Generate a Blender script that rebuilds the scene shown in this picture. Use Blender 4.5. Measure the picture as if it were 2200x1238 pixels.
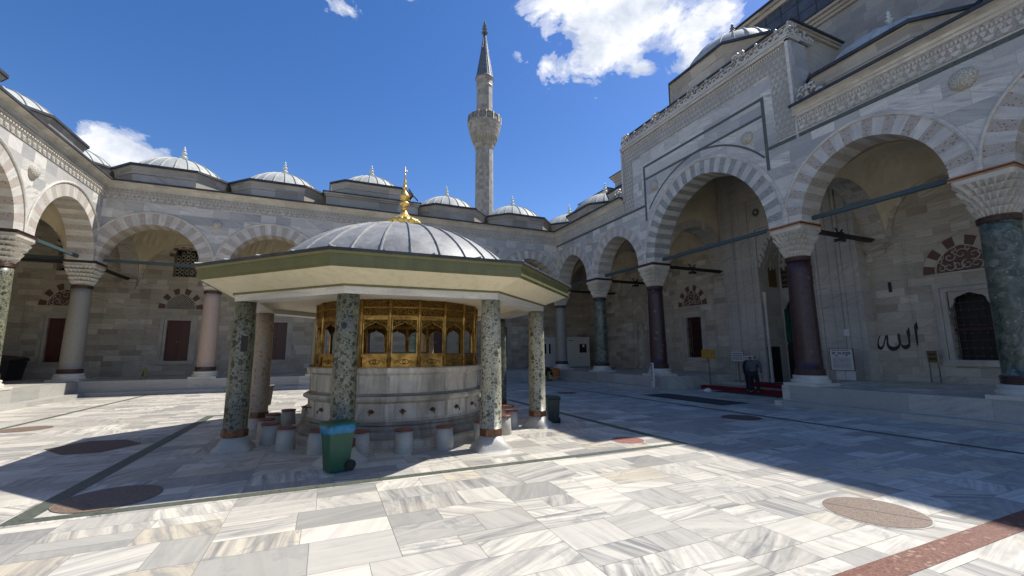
import bpy, bmesh, math, random
from mathutils import Vector, Matrix
random.seed(7)
sc = bpy.context.scene
for o in list(bpy.data.objects): bpy.data.objects.remove(o)
R_ = math.radians
sin, cos, pi, sqrt = math.sin, math.cos, math.pi, math.sqrt

# ------------------------------------------------------------------ camera
cam_d = bpy.data.cameras.new('camera'); cam_o = bpy.data.objects.new('camera', cam_d)
sc.collection.objects.link(cam_o); sc.camera = cam_o
cam_d.sensor_width = 36; cam_d.lens = 914.17/2200*36; cam_d.clip_end = 3000; cam_d.clip_start = .05
PIT, YAW, ROL = .1501, .4100, -.0067
fw = Vector((sin(YAW)*cos(PIT), cos(YAW)*cos(PIT), sin(PIT))); rt = Vector((cos(YAW), -sin(YAW), 0)); up = rt.cross(fw)
rt, up = rt*cos(ROL)+up*sin(ROL), up*cos(ROL)-rt*sin(ROL)
M = Matrix((rt, up, -fw)).transposed().to_4x4(); M.translation = Vector((-15.7795, -27.3438, 1.9))
cam_o.matrix_world = M

# ------------------------------------------------------------------ light
SUN = Vector((.71, .07, 1)).normalized()
sd = bpy.data.lights.new('sun', 'SUN'); so = bpy.data.objects.new('sun', sd); sc.collection.objects.link(so)
sd.energy = 4.55; sd.angle = R_(.53); sd.color = (1, .97, .925)
so.rotation_euler = SUN.to_track_quat('Z', 'Y').to_euler()
SUN_EL = math.asin(SUN.z); SUN_AZ = math.atan2(SUN.x, SUN.y)
w = bpy.data.worlds.new('World'); sc.world = w; w.use_nodes = True
sc.view_settings.view_transform = 'Standard'; sc.view_settings.look = 'None'
sc.view_settings.exposure = 0.46; sc.view_settings.gamma = 1

class NT:
    """small helper for writing node trees"""
    def __init__(s, tree): s.t = tree; s.t.nodes.clear()
    def n(s, kind, ins=None, **props):
        nd = s.t.nodes.new(kind)
        for k, v in props.items(): setattr(nd, k, v)
        for k, v in (ins or {}).items():
            i = nd.inputs[k]
            if isinstance(v, bpy.types.NodeSocket): s.t.links.new(v, i)
            else: i.default_value = v
        return nd
    def m(s, op, a, b=None, c=None):
        d = {0: a}
        if b is not None: d[1] = b
        if c is not None: d[2] = c
        return s.n('ShaderNodeMath', d, operation=op).outputs[0]
    def vm(s, op, a, b=None):
        d = {0: a}
        if b is not None: d[1] = b
        return s.n('ShaderNodeVectorMath', d, operation=op).outputs[0]
    def noise(s, vec, scale, detail=4, rough=.55, dist=0, col=False):
        nd = s.n('ShaderNodeTexNoise', {'Vector': vec, 'Scale': scale, 'Detail': detail, 'Roughness': rough, 'Distortion': dist})
        return nd.outputs[1 if col else 0]
    def ramp(s, f, stops, interp='LINEAR'):
        nd = s.n('ShaderNodeValToRGB', {0: f}); cr = nd.color_ramp; cr.interpolation = interp
        while len(cr.elements) < len(stops): cr.elements.new(.5)
        for e, (p, c) in zip(cr.elements, stops):
            e.position = p; e.color = (c, c, c, 1) if isinstance(c, (int, float)) else (*c, 1)
        return nd.outputs[0]
    def mix(s, f, a, b, mode='MIX'):
        nd = s.n('ShaderNodeMix', None, data_type='RGBA', blend_type=mode)
        for i, v in ((0, f), (6, a), (7, b)):
            if isinstance(v, bpy.types.NodeSocket): s.t.links.new(v, nd.inputs[i])
            elif i == 0: nd.inputs[0].default_value = v
            else: nd.inputs[i].default_value = (*v, 1) if len(v) == 3 else v
        return nd.outputs[2]
    def xyz(s, x, y, z=0.):
        return s.n('ShaderNodeCombineXYZ', {0: x, 1: y, 2: z}).outputs[0]
    def out(s, col, rough=.6, bump=None, bs=.3, bd=.02, metal=0, spec=.5, **kw):
        b = s.n('ShaderNodeBsdfPrincipled', {'Roughness': rough, 'Metallic': metal, 'Specular IOR Level': spec, **kw})
        col = s.mix(1., col, (1., .958, .865), 'MULTIPLY')
        s.t.links.new(col, b.inputs['Base Color'])
        if bump is not None:
            bn = s.n('ShaderNodeBump', {'Height': bump, 'Strength': bs, 'Distance': bd})
            s.t.links.new(bn.outputs[0], b.inputs['Normal'])
        o = s.n('ShaderNodeOutputMaterial'); s.t.links.new(b.outputs[0], o.inputs[0])
    def uv(s): return s.n('ShaderNodeUVMap').outputs[0]
    def obj(s): return s.n('ShaderNodeNewGeometry').outputs['Position']

# --- sky with clouds
W = NT(w.node_tree)
sky = W.n('ShaderNodeTexSky', None, sky_type='NISHITA', sun_disc=False, sun_elevation=SUN_EL, sun_rotation=SUN_AZ,
          air_density=1.0, dust_density=.25, ozone_density=2.6, altitude=100)
hsv = W.n('ShaderNodeHueSaturation', {'Saturation': 1.36, 'Value': 1., 'Color': W.mix(1., sky.outputs[0], (1.09, .945, .96), 'MULTIPLY')})
dirv = W.n('ShaderNodeTexCoord').outputs['Generated']
def cmask(c, rx, ry, rz, k=1.):
    q = W.vm('DIVIDE', W.vm('SUBTRACT', dirv, c), (rx, ry, rz))
    l = W.n('ShaderNodeVectorMath', {0: q}, operation='LENGTH').outputs['Value']
    return W.m('MULTIPLY', W.m('MAXIMUM', W.m('SUBTRACT', 1., l), 0.), k)
masks = [cmask((.50, .60, .68), .25, .25, .17, 1.35), cmask((.60, .54, .60), .12, .12, .09), cmask((.40, .70, .585), .06, .07, .07, .8), cmask((.555, .61, .565), .07, .07, .04, .8),
         cmask((-.335, .878, .335), .10, .10, .045, 1.3), cmask((.111, .735, .672), .07, .07, .022, .6),
         cmask((-.01, .77, .642), .05, .05, .03, .4), cmask((.455, .69, .562), .03, .03, .014, .5), cmask((.06, .93, .30), .03, .03, .02, .45)]
tot = masks[0]
for q in masks[1:]: tot = W.m('MAXIMUM', tot, q)
stretch = W.vm('MULTIPLY', dirv, (1., 1., 1.5))
nz = W.noise(stretch, 9.5, 13, .62, .35)
den = W.m('ADD', tot, W.m('MULTIPLY', W.m('SUBTRACT', nz, .5), 2.6))
den = W.m('SUBTRACT', den, .33)
den = W.m('MULTIPLY', W.ramp(den, [(0, 0), (.14, .45), (.42, 1)], 'EASE'), W.ramp(tot, [(0, 0), (.12, 1)]))
shade = W.noise(W.vm('ADD', stretch, (3, .02, .05)), 9., 8, .6, .2)
ccol = W.mix(W.ramp(shade, [(.36, 0), (.62, 1)]), (.50, .56, .68), (.93, .94, .97))
bg1 = W.n('ShaderNodeBackground', {'Color': hsv.outputs[0], 'Strength': .118})
bg2 = W.n('ShaderNodeBackground', {'Color': ccol, 'Strength': .88})
mx = W.n('ShaderNodeMixShader', {0: den, 1: bg1.outputs[0], 2: bg2.outputs[0]})
wo = W.n('ShaderNodeOutputWorld'); W.t.links.new(mx.outputs[0], wo.inputs[0])

# ------------------------------------------------------------------ materials
MAT = {}
def mat(name):
    m = bpy.data.materials.new(name); m.use_nodes = True; MAT[name] = m
    return NT(m.node_tree)
def plain(name, col, rough=.6, metal=0, var=.15, scale=6, bs=.15):
    T = mat(name); p = T.obj(); f = T.noise(p, scale, 5)
    c = T.mix(T.ramp(f, [(.3, 0), (.7, 1)]), tuple(x*(1-var) for x in col), tuple(min(1, x*(1+var)) for x in col))
    if name.endswith('_paint'):
        st = T.noise(T.vm('MULTIPLY', p, (5, 5, .8)), 1.6, 6, .65); c = T.mix(T.m('MULTIPLY', T.ramp(st, [(.50, 0), (.72, 1)]), .32), c, tuple(x*.45 for x in col))
    T.out(c, rough, T.noise(p, scale*6, 3), bs, .01, metal); return T
def ashlar(name, H, Wd, ca, cb, cc, vein, vcol, rough=.55, joint=.55, jw=.006, streak=(1.1, 9.), stain=.25, stc=(.10, .09, .075), odd=None):
    """coursed blocks from the metric uv, every block with its own tone and veins"""
    T = mat(name); uv = T.uv(); sp = T.n('ShaderNodeSeparateXYZ', {0: uv})
    u, v = sp.outputs[0], sp.outputs[1]
    vr = T.m('DIVIDE', v, H); row = T.m('FLOOR', vr)
    rr = T.n('ShaderNodeTexWhiteNoise', {'W': row}, noise_dimensions='1D').outputs[0]
    wr = T.m('MULTIPLY', T.m('MULTIPLY_ADD', rr, .7, .65), Wd)
    ur = T.m('ADD', T.m('DIVIDE', u, wr), T.m('MULTIPLY', rr, 17.3)); col = T.m('FLOOR', ur)
    wn = T.n('ShaderNodeTexWhiteNoise', {'Vector': T.xyz(col, row)}, noise_dimensions='2D')
    rc = T.n('ShaderNodeSeparateXYZ', {0: wn.outputs[1]})
    a, b, c = rc.outputs
    fu = T.m('MULTIPLY', T.m('FRACT', ur), wr); fv = T.m('MULTIPLY', T.m('FRACT', vr), H)
    j = T.m('MINIMUM', T.m('MINIMUM', fu, T.m('SUBTRACT', wr, fu)), T.m('MINIMUM', fv, T.m('SUBTRACT', H, fv)))
    jm = T.m('SUBTRACT', 1., T.m('MINIMUM', T.m('DIVIDE', j, jw), 1.))
    ang = T.m('MULTIPLY', T.m('SUBTRACT', b, .5), 1.5)
    rot = T.n('ShaderNodeVectorRotate', {'Vector': T.xyz(u, v), 'Angle': ang}, rotation_type='Z_AXIS').outputs[0]
    q = T.vm('ADD', T.vm('MULTIPLY', rot, (streak[0], streak[1], 1)), T.xyz(T.m('MULTIPLY', a, 40.), T.m('MULTIPLY', c, 40.)))
    n1 = T.noise(q, 1.0, 6, .62, .9)
    vn = T.ramp(n1, [(.38, 0), (.55, .35), (.68, 1)])
    base = T.mix(T.ramp(a, [(.12, 0), (.55, .55), (.95, 1)]), ca, cb)
    base = T.mix(T.ramp(c, [(.78, 0), (.86, .8)]), base, cc)
    if odd: base = T.mix(T.ramp(b, [(.90, 0), (.92, .8)]), base, odd)
    base = T.mix(T.m('MULTIPLY', vn, T.m('MULTIPLY', T.m('MULTIPLY_ADD', b, .9, .35), vein)), base, vcol)
    big = T.noise(T.obj(), .55, 5, .6)
    base = T.mix(T.m('MULTIPLY', T.ramp(big, [(.45, 0), (.75, 1)]), stain), base, stc)
    fine = T.noise(T.obj(), 22., 4, .6)
    base = T.mix(T.m('MULTIPLY', T.ramp(fine, [(.35, 1), (.6, 0)]), .16), base, tuple(x*.45 for x in ca))
    base = T.mix(T.m('MULTIPLY', jm, joint), base, tuple(x*.35 for x in ca))
    T.out(base, rough, T.m('SUBTRACT', T.m('MULTIPLY', fine, .3), jm), .35, .01)
ashlar('marble_wall', .46, 1.15, (.50, .495, .485), (.76, .74, .70), (.38, .39, .40), .85, (.31, .315, .325), stain=.12)
ashlar('limestone', .31, .80, (.45, .415, .35), (.56, .525, .455), (.70, .67, .60), .75, (.26, .23, .185), streak=(.9, 14.), stain=.3, odd=(.34, .30, .245))
ashlar('body_stone', .42, .80, (.33, .315, .285), (.45, .43, .39), (.27, .26, .245), .35, (.17, .16, .15), joint=.4, stain=.3)
ashlar('cornice_stone', .5, 1.3, (.44, .405, .35), (.60, .56, .49), (.35, .32, .28), .45, (.22, .195, .16), streak=(.8, 12), stain=.3)
ashlar('platform_stone', 5., 1.6, (.36, .36, .35), (.54, .53, .50), (.64, .62, .57), .6, (.22, .23, .24), stain=.15)
ashlar('minaret_stone', .52, .75, (.32, .30, .255), (.47, .44, .375), (.25, .23, .195), .2, (.25, .23, .2), joint=.5, jw=.02, stain=.2)

def marble_plain(name, ca, cb, vcol, vein=.6, sc_=(1.2, 7), rough=.45, warm=None):
    T = mat(name); uv = T.uv()
    q = T.vm('MULTIPLY', uv, (sc_[0], sc_[1], 1))
    n1 = T.noise(q, 1., 7, .62, 1.1); n2 = T.noise(uv, .9, 3)
    base = T.mix(T.ramp(n2, [(.35, 0), (.65, 1)]), ca, cb)
    base = T.mix(T.m('MULTIPLY', T.ramp(n1, [(.42, 0), (.6, .5), (.7, 1)]), vein), base, vcol)
    if warm: base = T.mix(T.m('MULTIPLY', T.ramp(T.noise(uv, .7, 6, .65, .5), [(.5, 0), (.72, 1)]), .6), base, warm)
    f = T.noise(T.obj(), 26., 3)
    base = T.mix(T.m('MULTIPLY', T.ramp(f, [(.3, 1), (.6, 0)]), .15), base, (.12, .12, .12))
    T.out(base, rough, f, .12, .01)
marble_plain('marble_white', (.52, .51, .49), (.72, .70, .65), (.30, .31, .32))
marble_plain('marble_capital', (.52, .51, .47), (.68, .66, .60), (.36, .35, .33), .4)
marble_plain('marble_basin', (.34, .325, .29), (.68, .65, .58), (.15, .14, .12), .95, (3.2, .7), warm=(.27, .23, .17))
marble_plain('marble_basin_light', (.46, .44, .40), (.74, .71, .65), (.24, .23, .21), .9, (3.2, .7), warm=(.40, .35, .27))
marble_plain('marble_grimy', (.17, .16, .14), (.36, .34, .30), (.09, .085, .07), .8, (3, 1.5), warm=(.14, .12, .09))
marble_plain('marble_beam', (.56, .55, .53), (.74, .72, .68), (.27, .28, .28), .5)
marble_plain('marble_stool', (.38, .38, .36), (.52, .51, .48), (.25, .25, .24), .4)

def breccia(name, c1, c2, c3, scale=9, rough=.45):
    T = mat(name); p = T.obj()
    pd = T.vm('ADD', p, T.vm('MULTIPLY', T.noise(p, scale*.6, 3, col=True), (.12, .12, .12)))
    v = T.n('ShaderNodeTexVoronoi', {'Vector': pd, 'Scale': scale, 'Randomness': 1.})
    r = T.n('ShaderNodeSeparateXYZ', {0: v.outputs['Color']}).outputs[0]
    n = T.noise(p, scale*2.2, 6, .7, 1.)
    base = T.mix(T.ramp(n, [(.40, 0), (.60, 1)]), c1, c2)
    base = T.mix(T.m('MULTIPLY', T.ramp(r, [(.74, 0), (.80, 1)]), T.ramp(v.outputs['Distance'], [(.28, 1), (.42, 0)])), base, c3)
    T.out(base, rough, n, .1, .01)
breccia('brown_breccia', (.35, .31, .275), (.52, .475, .43), (.19, .15, .13), 16, .6)
breccia('grey_voussoir', (.36, .355, .34), (.50, .49, .465), (.22, .22, .21), 8, .6)
breccia('green_voussoir', (.22, .235, .225), (.40, .42, .40), (.15, .175, .165), 12, .6)
breccia('green_band', (.06, .075, .06), (.13, .145, .12), (.04, .055, .045), 14, .5)
breccia('porphyry', (.030, .012, .014), (.055, .024, .027), (.12, .075, .08), 5, .4)
breccia('granite_grey', (.21, .205, .18), (.31, .30, .265), (.13, .13, .12), 30, .5)
breccia('granite_pink', (.36, .27, .22), (.46, .37, .315), (.26, .17, .14), 26, .5)
breccia('granite_brown', (.24, .195, .155), (.38, .32, .26), (.17, .12, .09), 11, .45)
breccia('red_breccia', (.10, .028, .02), (.26, .12, .08), (.32, .22, .17), 16, .45)
breccia('disc_granite', (.11, .075, .055), (.27, .20, .155), (.10, .07, .06), 26, .6)
breccia('disc_red', (.30, .11, .085), (.40, .19, .15), (.22, .09, .08), 30, .45)
breccia('disc_porphyry', (.07, .045, .045), (.12, .08, .075), (.2, .15, .14), 30, .45)
breccia('tile_red', (.10, .045, .035), (.15, .075, .06), (.08, .04, .035), 14, .6)

def clasts(name, stops, edge, scale, rough=.4, ew=.05):
    T = mat(name); p = T.obj(); pd = T.vm('ADD', p, T.vm('MULTIPLY', T.noise(p, scale*.7, 4, col=True), (.07, .07, .07)))
    big = T.ramp(T.noise(p, 2.2, 4, .6), [(.35, 0), (.65, 1)])
    pd = T.vm('ADD', pd, T.vm('MULTIPLY', T.noise(p, 1.3, 2, col=True), (.5, .5, .5)))
    v = T.n('ShaderNodeTexVoronoi', {'Vector': pd, 'Scale': scale}); e = T.n('ShaderNodeTexVoronoi', {'Vector': pd, 'Scale': scale}, feature='DISTANCE_TO_EDGE').outputs[0]
    v2 = T.n('ShaderNodeTexVoronoi', {'Vector': pd, 'Scale': scale*.42})
    q = T.n('ShaderNodeSeparateXYZ', {0: v.outputs['Color']}).outputs[0]; q2 = T.n('ShaderNodeSeparateXYZ', {0: v2.outputs['Color']}).outputs[1]
    c = T.ramp(q, stops); c = T.mix(T.ramp(q2, [(.86, 0), (.89, .85)]), c, stops[0][1])
    c = T.mix(T.m('MULTIPLY', T.ramp(e, [(ew*.4, 1), (ew*1.6, 0)]), T.m('MULTIPLY_ADD', big, .5, .0)), c, edge)
    c = T.mix(T.ramp(T.noise(p, scale*1.8, 6, .7, 1.), [(.45, 0), (.75, .55)]), c, edge)
    T.out(c, rough, q, .05, .005)
def flecked(name, c0, c1, cd, k, thr):
    T = mat(name); p = T.obj(); pd = T.vm('ADD', p, T.vm('MULTIPLY', T.noise(p, 14, 4, col=True), (.06, .06, .06)))
    n = T.noise(p, 18*k, 7, .72, .8); c = T.mix(T.ramp(n, [(.36, 0), (.5, .45), (.64, 1)]), c0, c1)
    c = T.mix(T.ramp(T.noise(p, 2.6, 4, .6), [(.4, 0), (.7, .45)]), c, tuple(x*.55 for x in c0))
    for sc_, th, rad in ((24*k, thr, .42), (11*k, thr+.16, .40), (5.5*k, thr+.30, .36)):
        v = T.n('ShaderNodeTexVoronoi', {'Vector': pd, 'Scale': sc_}); q = T.n('ShaderNodeSeparateXYZ', {0: v.outputs['Color']}).outputs
        c = T.mix(T.m('MULTIPLY', T.ramp(q[0], [(th, 0), (th+.02, .92)]), T.ramp(v.outputs['Distance'], [(rad, 1), (rad+.06, 0)])), c, cd)
    T.out(c, .38, n, .08, .005)
flecked('verd_speckled', (.10, .105, .07), (.27, .27, .20), (.022, .03, .022), 1., .50)
flecked('verd_fine', (.24, .24, .18), (.52, .50, .40), (.06, .07, .05), 1.2, .58)
T = mat('verd_dark'); p = T.obj(); n = T.noise(p, 3.2, 9, .72, 1.6); n2 = T.noise(p, 1.6, 6, .6, .8); q = T.n('ShaderNodeTexVoronoi', {'Vector': T.vm('ADD', p, T.vm('MULTIPLY', T.noise(p, 4, 3, col=True), (.3, .3, .3))), 'Scale': 6.}).outputs['Distance']
c = T.mix(T.ramp(n, [(.38, 0), (.5, .4), (.64, 1)]), (.022, .035, .026), (.20, .225, .18)); c = T.mix(T.ramp(n2, [(.5, 0), (.62, .5)]), c, (.05, .085, .06)); c = T.mix(T.ramp(q, [(.10, .8), (.2, 0)]), c, (.33, .34, .30))
T.out(c, .35, n, .05, .005)
# floor slabs: tone and vein strength from a face attribute, vein direction from the slab's own uv
T = mat('floor_marble')
at = T.n('ShaderNodeAttribute', None, attribute_name='slab'); s3 = T.n('ShaderNodeSeparateXYZ', {0: at.outputs['Color']})
a, b, c = s3.outputs; uv = T.uv()
q = T.vm('MULTIPLY', uv, (.6, 7.5, 1)); n1 = T.noise(q, 1., 9, .62, .9); n2 = T.noise(uv, 2.4, 8, .68, 1.6)
bas = T.mix(T.ramp(a, [(0, 0), (.3, .5), (.75, 1)]), (.37, .365, .355), (.74, .715, .655))
bas = T.mix(T.ramp(b, [(.90, 0), (.94, .75)]), bas, (.60, .54, .43))
vm_ = T.m('MULTIPLY', T.ramp(n1, [(.40, 0), (.54, .5), (.66, 1)]), T.m('MULTIPLY_ADD', c, .95, .25))
bas = T.mix(vm_, bas, (.25, .252, .26))
vm2 = T.m('MULTIPLY', T.ramp(n2, [(.52, 0), (.62, 1)]), T.ramp(b, [(.35, 0), (.75, .6)]))
bas = T.mix(vm2, bas, (.24, .25, .27))
bas = T.mix(T.m('MULTIPLY', T.ramp(T.noise(T.obj(), .8, 6, .65), [(.55, 0), (.75, 1)]), T.ramp(c, [(.6, 0), (1, .55)])), bas, (.58, .50, .36))
big_ = T.noise(T.obj(), .35, 6, .62); bas = T.mix(T.m('MULTIPLY', T.ramp(big_, [(.48, 0), (.68, 1)]), .22), bas, (.33, .315, .28))
dirt = T.noise(T.obj(), 9., 8, .7); bas = T.mix(T.m('MULTIPLY', T.ramp(dirt, [(.55, 0), (.75, 1)]), .22), bas, (.20, .19, .17))
T.out(bas, T.ramp(n2, [(.3, .30), (.7, .46)]), dirt, .08, .01)
plain('joint', (.22, .21, .19), .9)
plain('far_ground', (.28, .27, .25), .9)

T = mat('plaster'); p = T.obj(); n = T.noise(p, 1.2, 6, .6)
T.out(T.mix(T.ramp(n, [(.35, 0), (.65, 1)]), (.52, .46, .34), (.64, .58, .44)), .85, T.noise(p, 30, 3), .05, .01)
marble_plain('frieze_stone', (.50, .485, .45), (.72, .70, .655), (.30, .285, .255), .6, (2, 2), .7)
T = mat('frieze_relief'); uv = T.uv(); sp = T.n('ShaderNodeSeparateXYZ', {0: uv}); u, v = sp.outputs[0], sp.outputs[1]
nn = T.noise(uv, 9, 6, .7, .8); uw = T.m('ADD', u, T.m('MULTIPLY', T.m('SUBTRACT', nn, .5), .14))
vr = T.m('DIVIDE', T.m('ADD', v, T.m('MULTIPLY', T.m('SUBTRACT', nn, .5), .12)), .24); row = T.m('FLOOR', vr); d = T.m('FRACT', vr)
tri = T.m('MULTIPLY', T.m('PINGPONG', T.m('ADD', uw, T.m('MULTIPLY', row, .1)), .1), 10.)
h = T.ramp(T.m('SUBTRACT', T.m('MULTIPLY_ADD', d, 1.15, .12), tri), [(0, 0), (.2, 1)])
h = T.m('MULTIPLY', h, T.ramp(T.noise(uv, 26, 5, .7), [(.3, .45), (.6, 1)]))
T.out(T.mix(T.m('MULTIPLY', h, T.ramp(T.noise(uv, 1.1, 5), [(.3, .6), (.6, 1)])), (.36, .345, .315), T.mix(T.ramp(T.noise(uv, .7, 5), [(.35, 0), (.65, 1)]), (.46, .445, .41), (.66, .64, .595))), .7, h, .8, .03)  # gaps of the relief darkened in the colour as painted recess shade
T = mat('carved_stone'); p = T.obj(); v = T.n('ShaderNodeTexVoronoi', {'Vector': p, 'Scale': 17.}, feature='DISTANCE_TO_EDGE').outputs[0]
T.out(T.mix(T.ramp(v, [(0, 0), (.18, 1)]), (.34, .325, .29), (.62, .60, .53)), .7, T.ramp(v, [(0, 0), (.25, 1)]), .7, .02)
def lead(name, c1, c2, r=.5):
    T = mat(name); p = T.obj(); n = T.noise(p, 1.6, 8, .68, .6); f = T.noise(p, 12, 5, .7)
    col = T.mix(T.ramp(n, [(.36, 0), (.64, 1)]), c1, c2)
    col = T.mix(T.m('MULTIPLY', T.ramp(f, [(.52, 0), (.70, 1)]), .45), col, tuple(x*.45 for x in c1))
    w_ = T.noise(T.vm('MULTIPLY', p, (3, 3, 1)), 2.2, 7, .7, .4); col = T.mix(T.m('MULTIPLY', T.ramp(w_, [(.55, 0), (.68, 1)]), .4), col, tuple(min(1, x*1.35) for x in c2))
    T.out(col, r, f, .2, .02, 0)
lead('lead_dome', (.36, .38, .375), (.52, .535, .52), .65); lead('lead_edge', (.025, .03, .04), (.06, .065, .08), .6)
lead('lead_dark', (.045, .06, .085), (.085, .105, .14), .55); lead('lead_fountain', (.22, .225, .23), (.38, .385, .385), .5)
lead('lead_roof', (.22, .235, .25), (.34, .35, .36))
plain('finial_grey', (.62, .66, .65), .45, .2)
plain('finial_dark', (.12, .14, .15), .5)
T = mat('gold'); T.out(T.mix(T.noise(T.obj(), 9, 4), (.90, .58, .14), (1., .74, .26)), .34, T.noise(T.obj(), 20, 3), .1, .01, .72)
T = mat('brass'); p = T.obj(); n = T.noise(p, 5, 4, .6)
T.out(T.mix(T.ramp(n, [(.35, 0), (.6, 1)]), (.20, .115, .03), (.44, .275, .085)), T.ramp(n, [(.3, .38), (.7, .25)]), n, .06, .01, .85)
T = mat('brass_carved'); p = T.obj(); v = T.n('ShaderNodeTexVoronoi', {'Vector': p, 'Scale': 36.}, feature='DISTANCE_TO_EDGE').outputs[0]
T.out(T.mix(T.ramp(v, [(.02, 0), (.14, 1)]), (.02, .013, .006), (.34, .21, .06)), .4, T.ramp(v, [(0, 0), (.2, 1)]), .8, .02, .85)
plain('copper', (.15, .075, .045), .42, .55, .4, 14); plain('bronze', (.10, .062, .05), .4, .5, .3, 14)
plain('copper_lit', (.48, .25, .11), .45, .3, .2)  # lit version of the column bands, the light painted into the colour
plain('tie_blue', (.045, .078, .088), .5); plain('tie_black', (.012, .012, .014), .5)
plain('green_paint', (.14, .145, .06), .5, 0, .12, 3); plain('cream_paint', (.74, .69, .52), .7, 0, .04, 2, .05)
T = mat('door_wood'); p = T.obj(); n = T.noise(T.vm('MULTIPLY', p, (14, 14, 1.5)), 1., 5)
T.out(T.mix(n, (.045, .010, .006), (.11, .026, .015)), .4, n, .2, .01)
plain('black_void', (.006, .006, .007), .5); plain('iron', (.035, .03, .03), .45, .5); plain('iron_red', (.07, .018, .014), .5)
plain('grille_steel', (.10, .09, .08), .45, .6)
plain('bin_green', (.008, .085, .045), .35, 0, .15); plain('bin_teal', (.003, .022, .026), .35); plain('bag_blue', (.01, .17, .36), .3, 0, .3, 12, .5)
plain('rubber', (.02, .02, .02), .8); plain('seat_red', (.17, .05, .035), .45)
plain('white_panel', (.62, .62, .60), .5, 0, .05); plain('sign_white', (.60, .61, .62), .5, 0, .04); plain('ink', (.02, .02, .022), .6)
plain('sign_gold', (.45, .27, .05), .4, .2, .3); plain('sign_yellow', (.36, .35, .11), .5); plain('carpet_red', (.17, .008, .012), .95, 0, .2, 30)
plain('mat_grey', (.055, .05, .048), .95, 0, .2, 40); plain('orange', (.40, .12, .02), .8); plain('cloth_dark', (.014, .015, .022), .9)
plain('cloth_grey', (.085, .095, .11), .95); plain('skin', (.36, .20, .14), .6); plain('hair', (.02, .016, .014), .8)
plain('steel', (.45, .45, .45), .35, .7); plain('green_cloth', (.004, .06, .042), .9, 0, .4, 4); plain('box_black', (.012, .012, .014), .5)
plain('glass_dark', (.015, .018, .02), .12); plain('inscription_gold', (.5, .34, .08), .4, .5); plain('panel_brown', (.13, .085, .03), .5)
plain('paper', (.7, .7, .68), .7); plain('lamp_glass', (.45, .45, .42), .2)

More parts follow.
